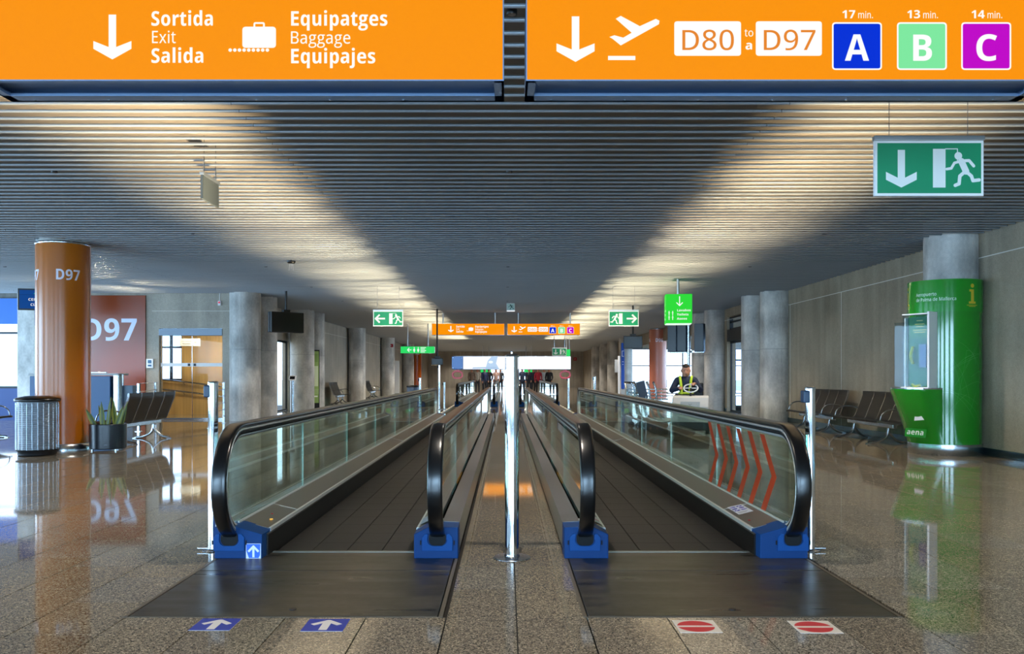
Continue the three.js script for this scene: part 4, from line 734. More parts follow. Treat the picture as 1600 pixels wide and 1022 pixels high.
// ---------------------------------------------------------------- left gate: panel, counter, reader, railings, monitor
{
  const t = thing('gate_number_board', 'large orange wall panel lettered D97 behind the counter', 'panel', [-11.5, 0, -23.99]);
  part(t, 'board', rbox(2.46, 3.52, 0.03, 0, 1.78, 0.015, 0.004), M.orangeDark ??= phys(0x8c3a10, 0.25));
  part(t, 'print', new THREE.PlaneGeometry(1.75, 0.95).translate(X(172, 24) + 11.5, Y(515, 24), 0.032), print(canvas(1024, 512, (c) => { c.fillStyle = '#8c3a10'; c.fillRect(0, 0, 1024, 512); write(c, 'D97', 44, 424, 470, 'bold', 940, '#d6dcf2'); }), 0.25));
  const c = thing('gate_counter', 'blue gate counter with rounded steel end in front of the panel', 'counter', [0, 0, -21]);
  part(c, 'front', rbox(2.0, 1.25, 0.5, X(172, 21) - 1.0, 0.63, -0.25, 0.01), std(0x1d4d7e, 0.35));
  part(c, 'steel_end', new THREE.CylinderGeometry(0.13, 0.13, 1.3, 32).translate(X(181, 21), 0.65, -0.13), M.steel);
  part(c, 'top', rbox(2.25, 0.05, 0.56, X(172, 21) - 0.9, 1.3, -0.25, 0.01), M.greyPaint);
  part(c, 'lower_wing', rbox(0.5, 1.02, 0.3, X(194, 21) - 0.1, 0.51, -0.3, 0.01), std(0x536b80, 0.4));
  const r = thing('card_reader', 'small grey card reader on the wall beside the gate door', 'card reader', [X(235, 24), Y(568, 24), -24]);
  part(r, 'case', rbox(0.2, 0.26, 0.05, 0, 0, 0.026, 0.01), M.white); part(r, 'screen', [box(0.1, 0.09, 0.004, 0, 0.05, 0.053), box(0.1, 0.05, 0.004, 0, -0.06, 0.053)], std(0x155a86, 0.3));
  const a = thing('fire_alarm', 'small red and white alarm box high beside the left column', 'alarm', [X(343.5, 24), Y(474, 24), -24]);
  part(a, 'case', rbox(0.08, 0.13, 0.06, 0, 0, 0.031, 0.008), M.white); part(a, 'beacon', new THREE.SphereGeometry(0.028, 12, 8).translate(0, 0.02, 0.062), std(0xc01020, 0.3, 0, { emissive: new THREE.Color(0.5, 0.02, 0.06) })); part(a, 'conduit', cyl(0.008, HALL.slab - 0.1 - Y(474, 24), 0, 0.06, 0.01, 8), M.white);
  const m = thing('gate_monitor', 'blue gate screen half hidden behind the orange column', 'screen', [X(60, 22), Y(485, 22), -22], 0.25);
  part(m, 'case', rbox(0.95, 0.56, 0.07, 0, 0.28, 0, 0.01), M.black);
  part(m, 'screen_face', new THREE.PlaneGeometry(0.87, 0.48).translate(0, 0.28, 0.037), litFace(canvas(512, 288, (c) => { c.fillStyle = '#0d4a9a'; c.fillRect(0, 0, 512, 288); c.fillStyle = '#0a3a7c'; c.fillRect(0, 70, 512, 6); pathFill(c, [[190, 60], [240, 10], [240, 60]], '#2fb8a0'); write(c, 'CERRADO', 120, 165, 54, 'bold', 280); write(c, 'CLOSED', 150, 245, 54, 'bold', 220); }), 0.8));
  part(m, 'stem', bar(V(0, 0.56, 0), V(0, HALL.H + 0.03 - Y(485, 22), 0), 0.025), M.black);
}
function railing(x0, Z0, x1, Z1, h, label) {
  const t = thing('cable_railing', label, 'railing', [x0, 0, -Z0]), d = V(x1 - x0, 0, -(Z1 - Z0));
  for (const e of [0, 1]) { const p = d.clone().multiplyScalar(e); part(t, 'post', [rbox(0.05, h, 0.09, p.x, h / 2, p.z, 0.01), rbox(0.12, 0.012, 0.14, p.x, 0.006, p.z, 0.004)], M.chrome); parts(t, 'clamp', [0.18, 0.36, 0.54, 0.72, 0.9].map((y) => rbox(0.065, 0.03, 0.1, p.x, y, p.z, 0.005)), M.steel); }
  for (const y of [0.18, 0.36, 0.54, 0.72, 0.9, h - 0.01]) part(t, 'rail', bar(V(0, y, 0), V(d.x, y, d.z), 0.008, 8), M.steel);
}
railing(X(217, 19.2), 19.2, X(243.5, 22), 22, 1.1, 'steel cable railing between the seat row and the gate door');
railing(X(329, 20.4), 20.4, X(350, 22.6), 22.6, 1.1, 'steel cable railing in front of the left column pair');
// hanging TV and other screens
function hungScreen(px, py, Z, w, h, turn, label) {
  const t = thing('hanging_monitor', label, 'monitor', [X(px, Z), Y(py, Z), -Z], turn);
  part(t, 'case', rbox(w, h, 0.09, 0, 0, 0.06, 0.012), M.black); part(t, 'case', rbox(w, h, 0.09, 0, 0, -0.06, 0.012), M.black);
  part(t, 'screen_glass', new THREE.PlaneGeometry(w - 0.06, h - 0.06).translate(0, 0, 0.1055), M.blackGloss);
  part(t, 'stem', [bar(V(0, h / 2 - 0.05, 0), V(0, HALL.slab - Y(py, Z), 0), 0.03), rbox(0.2, 0.1, 0.12, 0, h / 2 + 0.02, 0, 0.01)], M.black);
  return t;
}
hungScreen(447, 504, 23.2, 0.98, 0.56, 0.75, 'black monitor on a ceiling stem before the left columns');
hungScreen(989, 535, 28, 0.62, 0.42, -0.15, 'dark blue-grey monitor hanging before the bright opening');
hungScreen(683, 565, 29.5, 0.4, 0.24, 0.1, 'small black distant monitor under the slats left of the aisle');
{
  const Z = 26, t = thing('flight_display', 'tall bank of dark flight screens on a steel pole', 'screen', [X(1076, Z), 0, -Z], -0.6);
  part(t, 'pole', cyl(0.05, 2.95, 0, 0, 0.0, 20), M.steel);
  for (const x of [-0.52, -0.2, 0.36]) { part(t, 'case', rbox(0.3, 0.86, 0.16, x, 2.42, 0, 0.015), std(0x1b2a3c, 0.4)); part(t, 'screen_glass', new THREE.PlaneGeometry(0.26, 0.8).translate(x, 2.42, 0.082), M.blackGloss); }
  part(t, 'yoke', rbox(1.1, 0.08, 0.06, -0.1, 2.0, -0.1, 0.01), M.steel);
  part(t, 'foot', lathe([[0, 0], [0.22, 0], [0.22, 0.02], [0.06, 0.04]], 28), M.steel);
}
{
  const t = thing('tablet_stand', 'slim silver stand with tilted tablet before the left column', 'tablet stand', [X(457, 27.5), 0, -27.5]);
  part(t, 'pole', cyl(0.045, 1.12, 0, 0, 0, 20), M.steel); part(t, 'foot', cyl(0.17, 0.02, 0, 0, 0, 28), M.steel);
  part(t, 'tablet', rbox(0.24, 0.2, 0.03, 0, 0, 0, 0.01).rotateX(-0.7).translate(0, 1.18, 0), M.white); part(t, 'screen_glass', box(0.16, 0.12, 0.004).translate(0, 0, 0.017).rotateX(-0.7).translate(0, 1.18, 0), M.blackGloss);
  const p = thing('poster_board', 'narrow green and white poster leaning on the left column', 'poster', [X(492, 31), 0, -31.0], 0.5);
  part(p, 'board', rbox(0.34, 2.2, 0.04, 0, 1.1, 0, 0.006), M.black); part(p, 'print', new THREE.PlaneGeometry(0.28, 1.9).translate(0, 1.2, 0.022), print(canvas(64, 384, (c) => { c.fillStyle = '#8fae62'; c.fillRect(0, 0, 64, 384); c.fillStyle = '#7b9c50'; c.fillRect(8, 20, 48, 60); c.fillStyle = '#cfdcb8'; c.fillRect(6, 110, 52, 150); c.fillStyle = '#9db878'; c.fillRect(0, 280, 64, 40); c.fillStyle = '#f0f4ea'; c.fillRect(10, 330, 44, 10); })));
  const w = thing('white_door', 'pale double service door in the left wall', 'door', [HALL.left + 0.03, 0, -33.9], Math.PI / 2);
  parts(w, 'leaf', [rbox(0.5, 2.1, 0.05, -0.26, 1.05, 0, 0.006), rbox(0.5, 2.1, 0.05, 0.26, 1.05, 0, 0.006)], M.white); parts(w, 'door_window', [box(0.16, 0.9, 0.01, -0.26, 1.5, 0.027), box(0.16, 0.9, 0.01, 0.26, 1.5, 0.027)], std(0x8899a2, 0.2));
  const d = thing('tall_white_panel', 'tall pale panel standing by the far left column', 'panel', [X(620, 56), 0, -56]);
  part(d, 'board', rbox(0.34, 2.15, 0.06, 0, 1.13, 0, 0.01), M.white); part(d, 'foot', box(0.4, 0.06, 0.3, 0, 0.03, 0), M.greyPaint);
  const f = thing('hydrant_sign', 'small red fire sign on the far left column', 'sign', [X(611, 52.63), Y(540, 52.63), -52.645]);
  part(f, 'plate', rbox(0.26, 0.2, 0.03, 0, 0, 0, 0.005), M.red); part(f, 'print', new THREE.PlaneGeometry(0.2, 0.14).translate(0, 0, 0.017), print(canvas(64, 48, (c) => { c.fillStyle = '#b3131f'; c.fillRect(0, 0, 64, 48); write(c, 'F', 22, 38, 34, 'bold', 22); })));
  const f2 = thing('hydrant_sign', 'small red fire sign on the far right wall', 'sign', [X(898.5, 84.98), Y(561, 84.98), -84.98]);
  part(f2, 'plate', rbox(0.32, 0.32, 0.03, 0, 0, 0, 0.005), M.red); part(f2, 'print', new THREE.PlaneGeometry(0.24, 0.24).translate(0, 0, 0.017), print(canvas(48, 48, (c) => { c.fillStyle = '#b3131f'; c.fillRect(0, 0, 48, 48); write(c, 'F', 14, 38, 34, 'bold', 22); })));
  const b = thing('small_bin', 'small grey cylindrical bin near the left walkway end', 'bin', [X(645, 30), 0, -30]);
  part(b, 'body', lathe([[0, 0], [0.19, 0], [0.2, 0.02], [0.21, 0.86]], 28), std(0x6d7f9c, 0.4)); part(b, 'lid', lathe([[0, 0.92], [0.2, 0.91], [0.225, 0.88], [0.225, 0.84]], 28), M.black);
  const bl = thing('blue_pillar_sign', 'tall narrow blue sign on the right wall', 'sign', [X(973, 47), 0, -47]);
  part(bl, 'board', rbox(0.18, 2.6, 0.1, 0, 1.75, 0, 0.01), std(0x1750b4, 0.35)); part(bl, 'print', [box(0.1, 0.03, 0.004, 0, 2.6, 0.053), box(0.1, 0.03, 0.004, 0, 2.3, 0.053), box(0.03, 0.3, 0.004, -0.04, 2.45, 0.053), box(0.08, 0.03, 0.004, 0, 2.0, 0.053), box(0.06, 0.03, 0.004, 0, 1.85, 0.053)], M.white); part(bl, 'foot', box(0.2, 0.5, 0.1, 0, 0.25, 0), M.greyPaint);
  const wp = thing('white_wall_post', 'white slim pillar post beside the blue sign', 'post', [X(967, 46), 0, -46]);
  part(wp, 'body', rbox(0.1, 2.3, 0.1, 0, 1.15, 0, 0.01), M.white); part(wp, 'plate', rbox(0.22, 0.7, 0.05, -0.12, 1.75, 0, 0.01), M.greyPaint);
  const sm = thing('ceiling_detector', 'small dark ceiling fitting with thin wires, left bay', 'detector', [X(455, 17), HALL.H, -17]);
  part(sm, 'disc', lathe([[0, -0.05], [0.07, -0.045], [0.085, -0.02], [0.085, 0]], 20), M.black); part(sm, 'stem', bar(V(0, -0.02, 0), V(0, 0.28, 0), 0.012), M.black); parts(sm, 'wire', [-0.03, 0, 0.03].map((x) => bar(V(x, -0.05, 0), V(x * 1.4, -0.16 - Math.abs(x), 0), 0.003, 5)), M.white);
}

// ---------------------------------------------------------------- green information kiosk
{
  const cx = 7.2, Z = 13.95, r = 0.545, t = thing('information_kiosk', 'tall round green information kiosk wrapped round the right column', 'kiosk', [cx, 0, -Z]);
  const face = Math.atan2(EYEX - cx, Z), U = (az, w) => ((az / (2 * Math.PI)) % 1 + 1) % 1 * w;
  const body = canvas(2048, 1024, (c) => {
    c.fillStyle = '#0a8a16'; c.fillRect(0, 0, 2048, 1024);
    c.strokeStyle = 'rgba(140,215,150,0.55)'; c.lineWidth = 1.4; let k = 5; const q = () => { k = (k * 1664525 + 1013904223) >>> 0; return k / 4294967296; };
    const u0 = U(face, 2048); const arcs = []; for (let i = 0; i < 26; i++) { const x0 = u0 - 60 + q() * 520, y0 = 120 + q() * 800, x1 = u0 - 60 + q() * 520, y1 = 120 + q() * 800; arcs.push([x0, y0, x1, y1]); }
    wrapDraw(c, 2048, () => { for (const [x0, y0, x1, y1] of arcs) { c.beginPath(); c.moveTo(x0, y0); c.quadraticCurveTo((x0 + x1) / 2 + 30, (y0 + y1) / 2 - 60, x1, y1); c.stroke(); } });
  });
  const cylOpen = (ra, y0, y1, n = 56) => new THREE.CylinderGeometry(ra, ra, y1 - y0, n, 1, true).translate(0, (y0 + y1) / 2, 0);
  part(t, 'body', cylOpen(r, 0.17, 2.3), phys(0xffffff, 0.12, 0, { map: body, clearcoat: 0.5, clearcoatRoughness: 0.06 }));
  part(t, 'foot_ring', lathe([[r - 0.01, 0.18], [r + 0.012, 0.175], [r + 0.012, 0.0], [r - 0.05, 0]], 56), M.steel);
  const band = canvas(2048, 320, (c) => {
    c.fillStyle = '#0c8f18'; c.fillRect(0, 0, 2048, 320); const u0 = U(face, 2048);
    wrapDraw(c, 2048, () => { write(c, 'Aeropuerto', u0 - 270, 158, 46, '', 205, '#dff3e6'); write(c, 'de Palma de Mallorca', u0 - 270, 210, 46, '', 372, '#dff3e6');
    for (const du of [258, -430]) { const x = u0 + du; c.fillStyle = '#c9b92a'; c.beginPath(); c.arc(x, 68, 20, 0, 7); c.fill(); c.fillRect(x - 34, 104, 52, 22); c.fillRect(x - 16, 104, 34, 130); c.fillRect(x - 40, 222, 80, 22); c.fillRect(x - 60, 256, 120, 5); c.fillRect(x - 40, 268, 80, 5); } });
  });
  part(t, 'top_band', [cylOpen(r + 0.012, 2.3, 2.82)], phys(0xffffff, 0.15, 0, { map: band, clearcoat: 0.5 }));
  part(t, 'top_lid', [new THREE.RingGeometry(0.44, r + 0.012, 56).rotateX(-Math.PI / 2).translate(0, 2.815, 0), new THREE.RingGeometry(r, r + 0.012, 56).rotateX(Math.PI / 2).translate(0, 2.3, 0)], M.green);
  // lower counter that leans out to the walkway side
  const lean = []; const N = 26, rows = [[0.17, 0.0], [0.5, 0.09], [1.02, 0.27], [1.06, 0.27]];
  const az0 = face - 1.5, az1 = face - 0.05, pos = [], idx = [];
  rows.forEach(([y, off]) => { for (let i = 0; i <= N; i++) { const a = az0 + (az1 - az0) * i / N, f = Math.sin(Math.PI * Math.min(1, (1 - i / N) * 1.0) * 0.5 + 0.0), rr2 = r + 0.004 + off * Math.pow(Math.sin(Math.PI * (0.5 + 0.5 * (0.5 - Math.abs(i / N - 0.5)) * 0)), 1) * (i / N > 0.75 ? (1 - i / N) * 4 : 1); pos.push(Math.sin(a) * rr2, y, Math.cos(a) * rr2); } });
  for (let j = 0; j + 1 < rows.length; j++) for (let i = 0; i < N; i++) { const a = j * (N + 1) + i; idx.push(a, a + 1, a + N + 1, a + 1, a + N + 2, a + N + 1); }
  const lg = new THREE.BufferGeometry(); lg.setAttribute('position', new THREE.Float32BufferAttribute(pos, 3)); lg.setIndex(idx); lg.computeVertexNormals();
  part(t, 'leaning_counter', lg, M.green, 'counter body that widens upwards');
  const topPts = []; for (let i = 0; i <= N; i++) { const k = 3 * (N + 1) + i; topPts.push([pos[3 * k], -pos[3 * k + 2]]); } topPts.push([Math.sin(az1) * 0.4, -Math.cos(az1) * 0.4], [Math.sin(az0) * 0.4, -Math.cos(az0) * 0.4]);
  part(t, 'counter_top', new THREE.ExtrudeGeometry(poly(topPts), { depth: 0.02, bevelEnabled: false }).rotateX(-Math.PI / 2).translate(0, 1.06, 0), M.steel);
  part(t, 'logo_tail', new THREE.ExtrudeGeometry(poly([[0, 0.32], [-0.05, 0.0], [0.13, 0.02], [0.05, 0.12]]), { depth: 0.004, bevelEnabled: false }).rotateY(face - 0.62).translate(Math.sin(face - 0.62) * (r + 0.13), 0.55, Math.cos(face - 0.62) * (r + 0.13)), M.white);
  part(t, 'logo_word', new THREE.PlaneGeometry(0.42, 0.14).rotateX(-0.2).rotateY(face - 0.72).translate(Math.sin(face - 0.72) * (r + 0.088), 0.35, Math.cos(face - 0.72) * (r + 0.088)), phys(0xffffff, 0.18, 0, { clearcoat: 0.6, clearcoatRoughness: 0.1, map: canvas(256, 86, (c) => { c.fillStyle = '#0f8a1a'; c.fillRect(0, 0, 256, 86); write(c, 'aena', 20, 62, 74, 'bold', 210, '#dfe9e2'); }) }));
  // display booth with clear screens and a telephone
  const bz = face - 0.62, bx = Math.sin(bz) * (r + 0.0), by = Math.cos(bz) * (r + 0.0);
  const booth = new THREE.Group(); booth.name = 'display_booth'; booth.position.set(bx, 0, by); booth.rotation.y = bz + 0.12; t.add(booth);
  part(booth, 'frame', [rbox(0.035, 1.22, 0.24, 0.22, 1.69, 0.1, 0.006), rbox(0.02, 1.14, 0.14, -0.22, 1.65, 0.06, 0.005), rbox(0.46, 0.02, 0.2, 0, 2.27, 0.1, 0.004), rbox(0.46, 0.02, 0.24, 0, 1.085, 0.12, 0.004)], M.white);
  part(booth, 'clear_screen', box(0.42, 1.14, 0.008, 0, 1.68, 0.205), M.acrylic); part(booth, 'clear_wing', rbox(0.2, 1.06, 0.01, -0.32, 1.62, 0.1, 0.004), M.acrylic);
  part(booth, 'notice', new THREE.PlaneGeometry(0.34, 0.34).translate(0, 2.06, 0.08), print(canvas(192, 192, (c) => { c.fillStyle = '#3f8a52'; c.fillRect(0, 0, 192, 192); for (const [y, w] of [[30, 60], [62, 90], [84, 70], [116, 130], [136, 110]]) { c.fillStyle = '#d9d27a'; c.fillRect(96 - w / 2, y, w, 9); } })));
  part(booth, 'back_board', rbox(0.4, 1.1, 0.02, 0, 1.68, 0.06, 0.004), std(0x1f7a52, 0.4)); part(booth, 'screen', rbox(0.12, 0.38, 0.03, 0.06, 1.6, 0.09, 0.006), phys(0x0d2f78, 0.2)); part(booth, 'handset', tube([V(-0.1, 1.75, 0.1), V(-0.12, 1.6, 0.13), V(-0.1, 1.47, 0.1)], 0.025, 14, 8), std(0xb9c42a, 0.4)); part(booth, 'cord', tube([V(-0.1, 1.14, 0.12), V(-0.03, 1.11, 0.15), V(0.04, 1.13, 0.12)], 0.02, 14, 8), std(0xc9c520, 0.4));
}

// ---------------------------------------------------------------- figures: smooth bodies from tapered bones
function bodyMesh(bones, cell) {                              // bones: [ax,ay,az,ra, bx,by,bz,rb, [r,g,b]]
  let lo = [9, 9, 9], hi = [-9, -9, -9];
  for (const b of bones) for (const o of [0, 4]) for (let k = 0; k < 3; k++) { lo[k] = Math.min(lo[k], b[o + k] - b[o + 3] - 2 * cell); hi[k] = Math.max(hi[k], b[o + k] + b[o + 3] + 2 * cell); }
  const n = lo.map((l, k) => Math.ceil((hi[k] - l) / cell) + 1), at = (i, j, k) => (k * n[1] + j) * n[0] + i, K = 0.025;
  const dist = (b, x, y, z) => { const dx = b[4] - b[0], dy = b[5] - b[1], dz = b[6] - b[2], L = dx * dx + dy * dy + dz * dz || 1e-9; const t = Math.max(0, Math.min(1, ((x - b[0]) * dx + (y - b[1]) * dy + (z - b[2]) * dz) / L)); return Math.hypot(x - b[0] - dx * t, y - b[1] - dy * t, z - b[2] - dz * t) - (b[3] + (b[7] - b[3]) * t); };
  const field = (x, y, z) => { let d = 9; for (const b of bones) { const e = dist(b, x, y, z), h = Math.max(K - Math.abs(d - e), 0) / K; d = Math.min(d, e) - h * h * K * 0.25; } return d; };
  const f = new Float32Array(n[0] * n[1] * n[2]);
  for (let k = 0; k < n[2]; k++) for (let j = 0; j < n[1]; j++) for (let i = 0; i < n[0]; i++) f[at(i, j, k)] = field(lo[0] + i * cell, lo[1] + j * cell, lo[2] + k * cell);
  const vid = new Int32Array(f.length).fill(-1), pos = [], col = [], idx = [];
  for (let k = 0; k + 1 < n[2]; k++) for (let j = 0; j + 1 < n[1]; j++) for (let i = 0; i + 1 < n[0]; i++) {
    const c = [at(i, j, k), at(i + 1, j, k), at(i, j + 1, k), at(i + 1, j + 1, k), at(i, j, k + 1), at(i + 1, j, k + 1), at(i, j + 1, k + 1), at(i + 1, j + 1, k + 1)];
    let x = 0, y = 0, z = 0, m = 0; const E = [[0, 1], [2, 3], [4, 5], [6, 7], [0, 2], [1, 3], [4, 6], [5, 7], [0, 4], [1, 5], [2, 6], [3, 7]];
    for (const [a, b] of E) { const fa = f[c[a]], fb = f[c[b]]; if ((fa < 0) === (fb < 0)) continue; const t = fa / (fa - fb); x += (a & 1) + ((b & 1) - (a & 1)) * t; y += ((a >> 1) & 1) + (((b >> 1) & 1) - ((a >> 1) & 1)) * t; z += (a >> 2) + ((b >> 2) - (a >> 2)) * t; m++; }
    if (!m) continue;
    const p = [lo[0] + (i + x / m) * cell, lo[1] + (j + y / m) * cell, lo[2] + (k + z / m) * cell]; vid[at(i, j, k)] = pos.length / 3; pos.push(...p);
    let best = 9, bc; for (const b of bones) { const e = dist(b, ...p); if (e < best) { best = e; bc = b[8]; } } col.push(...bc);
  }
  for (let k = 1; k + 1 < n[2]; k++) for (let j = 1; j + 1 < n[1]; j++) for (let i = 1; i + 1 < n[0]; i++) {
    const a = f[at(i, j, k)] < 0, quad = (p, q, r, s, flip) => { if (p < 0 || q < 0 || r < 0 || s < 0) return; flip ? idx.push(p, r, q, q, r, s) : idx.push(p, q, r, q, s, r); };
    if (a !== f[at(i + 1, j, k)] < 0) quad(vid[at(i, j - 1, k - 1)], vid[at(i, j, k - 1)], vid[at(i, j - 1, k)], vid[at(i, j, k)], !a);
    if (a !== f[at(i, j + 1, k)] < 0) quad(vid[at(i - 1, j, k - 1)], vid[at(i, j, k - 1)], vid[at(i - 1, j, k)], vid[at(i, j, k)], a);
    if (a !== f[at(i, j, k + 1)] < 0) quad(vid[at(i - 1, j - 1, k)], vid[at(i, j - 1, k)], vid[at(i - 1, j, k)], vid[at(i, j, k)], !a);
  }
  const g = new THREE.BufferGeometry(); g.setAttribute('position', new THREE.Float32BufferAttribute(pos, 3)); g.setAttribute('color', new THREE.Float32BufferAttribute(col, 3)); g.setIndex(idx); g.computeVertexNormals(); return g;
}
const skinMat = std(0xffffff, 0.75, 0, { vertexColors: true });
const hexRGB = (h) => { const c = new THREE.Color(h); return [c.r, c.g, c.b]; };
const SKIN = hexRGB(0xb98368), HAIR = hexRGB(0x2a201a);
// the driver on his machine, seated, facing the camera and a little to his right
{
  const Z = 18.6, px = 1071, navy = hexRGB(0x1b2740), vest = hexRGB(0xc8e02c), dark = hexRGB(0x16181f);
  const m = thing('floor_scrubber', 'white ride-on cleaning machine behind the right walkway', 'cleaning machine', [X(1080, Z), 0, -Z], -0.25);
  part(m, 'hood', exSide(poly([[-0.62, 0.28], [-0.66, 0.6], [-0.56, 0.78], [-0.3, 0.82], [-0.24, 0.45], [0.62, 0.42], [0.66, 0.28]]), -0.36, 0.72, { bevelEnabled: true, bevelSize: 0.02, bevelThickness: 0.02, bevelSegments: 2 }), M.white, 'white moulded hood');
  part(m, 'base', rbox(0.78, 0.2, 1.3, 0, 0.2, 0, 0.04), M.darkFrame); part(m, 'seat', [rbox(0.5, 0.1, 0.46, 0, 0.62, -0.28, 0.03), rbox(0.5, 0.5, 0.1, 0, 0.86, -0.52, 0.03), rbox(0.44, 0.2, 0.5, 0, 0.5, -0.3, 0.02)], M.black);
  for (const [x, z] of [[-0.34, -0.42], [0.34, -0.42], [0, 0.5]]) part(m, 'wheel', new THREE.CylinderGeometry(0.13, 0.13, 0.09, 24).rotateZ(Math.PI / 2).translate(x, 0.13, z), M.black);
  part(m, 'steering_wheel', new THREE.TorusGeometry(0.15, 0.016, 8, 28).rotateX(-Math.PI / 2 + 0.6).translate(0, 1.0, 0.24), M.white); part(m, 'steering_column', bar(V(0, 0.78, 0.36), V(0, 0.99, 0.25), 0.025), M.black); part(m, 'wheel_spoke', [bar(V(-0.14, 1.0, 0.24), V(0.14, 1.0, 0.24), 0.012), bar(V(0, 1.0, 0.24), V(0, 1.08, 0.12), 0.012)], M.white);
  part(m, 'mark', new THREE.PlaneGeometry(0.4, 0.2).rotateX(-0.1).translate(0, 0.62, 0.69), print(canvas(256, 128, (c) => { c.fillStyle = '#e8e9ea'; c.fillRect(0, 0, 256, 128); stroke(c, [[108, 30], [128, 46], [148, 30]], 3, '#777'); c.fillStyle = '#222'; c.fillRect(120, 90, 40, 16); c.fillRect(190, 84, 20, 20); c.fillRect(220, 84, 16, 20); })));
  const p = thing('person', 'seated driver in dark jacket with yellow reflective vest', 'person', [X(px, Z), 0.0, -Z], -0.25), c = [
    [0, 0.76, -0.26, 0.15, 0, 0.98, -0.28, 0.145, navy], [0, 0.98, -0.28, 0.145, 0, 1.13, -0.28, 0.14, navy], [-0.14, 1.17, -0.28, 0.085, 0.14, 1.17, -0.28, 0.085, navy], [0, 1.2, -0.27, 0.06, 0, 1.27, -0.25, 0.055, SKIN],
    [-0.19, 1.16, -0.28, 0.075, -0.30, 0.95, -0.16, 0.06, navy], [-0.30, 0.95, -0.16, 0.06, -0.12, 0.99, 0.06, 0.045, navy], [0.19, 1.16, -0.28, 0.075, 0.32, 0.96, -0.12, 0.06, navy], [0.32, 0.96, -0.12, 0.06, 0.2, 1.08, 0.08, 0.045, navy],
    [-0.09, 0.76, -0.22, 0.095, -0.17, 0.8, 0.2, 0.075, dark], [-0.17, 0.8, 0.2, 0.075, -0.18, 0.4, 0.3, 0.055, dark], [0.09, 0.76, -0.22, 0.095, 0.17, 0.8, 0.2, 0.075, dark], [0.17, 0.8, 0.2, 0.075, 0.18, 0.4, 0.3, 0.055, dark], [-0.18, 0.36, 0.3, 0.05, -0.18, 0.345, 0.42, 0.045, dark], [0.18, 0.36, 0.3, 0.05, 0.18, 0.345, 0.42, 0.045, dark]];
  for (const [hx, hy, hz, s] of [[-0.12, 0.995, 0.07, 1], [0.2, 1.085, 0.09, -1]]) { c.push([hx, hy, hz, 0.032, hx + s * 0.03, hy + 0.01, hz + 0.06, 0.03, SKIN]); for (let k = 0; k < 4; k++) c.push([hx + s * (0.0 + k * 0.018), hy + 0.01, hz + 0.08, 0.011, hx + s * (0.0 + k * 0.018), hy - 0.02, hz + 0.14 - Math.abs(k - 1) * 0.008, 0.009, SKIN]); c.push([hx - s * 0.02, hy + 0.01, hz + 0.05, 0.012, hx - s * 0.045, hy + 0.03, hz + 0.09, 0.01, SKIN]); }
  const torso = part(p, 'body', bodyMesh(c, 0.014), skinMat);
  const head = [[0, 1.33, -0.235, 0.082, 0, 1.415, -0.24, 0.092, SKIN], [0, 1.30, -0.19, 0.04, 0, 1.33, -0.18, 0.045, SKIN], [0, 1.36, -0.155, 0.014, 0, 1.335, -0.142, 0.016, SKIN], [-0.09, 1.36, -0.24, 0.02, -0.092, 1.385, -0.245, 0.022, SKIN], [0.09, 1.36, -0.24, 0.02, 0.092, 1.385, -0.245, 0.022, SKIN]];
  part(p, 'head', bodyMesh(head, 0.008), skinMat); part(p, 'hair', bodyMesh([[0, 1.44, -0.27, 0.085, 0, 1.40, -0.30, 0.08, HAIR], [0, 1.455, -0.22, 0.068, 0, 1.46, -0.25, 0.075, HAIR]], 0.01), skinMat);
  parts(p, 'eye', [new THREE.SphereGeometry(0.009, 8, 6).translate(-0.032, 1.38, -0.155), new THREE.SphereGeometry(0.009, 8, 6).translate(0.032, 1.38, -0.155)], M.black); part(p, 'mouth', rbox(0.045, 0.008, 0.01, 0, 1.298, -0.147, 0.003), std(0x7c3f38, 0.6));
  part(p, 'reflective_strap', [tube([V(-0.13, 1.245, -0.30), V(-0.125, 1.23, -0.19), V(-0.1, 1.05, -0.13), V(-0.09, 0.86, -0.105)], 0.03, 20, 8), tube([V(0.13, 1.245, -0.30), V(0.125, 1.23, -0.19), V(0.1, 1.05, -0.13), V(0.09, 0.86, -0.105)], 0.03, 20, 8), new THREE.TorusGeometry(0.152, 0.024, 8, 30).rotateX(Math.PI / 2).translate(0, 0.88, -0.27)], std(0xd3ea3c, 0.5), 'yellow reflective strap');
  part(p, 'shirt_collar', new THREE.ExtrudeGeometry(poly([[-0.035, 0], [0.035, 0], [0, -0.07]]), { depth: 0.01, bevelEnabled: false }).translate(0, 1.215, -0.185), std(0xb9c9e6, 0.6));
}
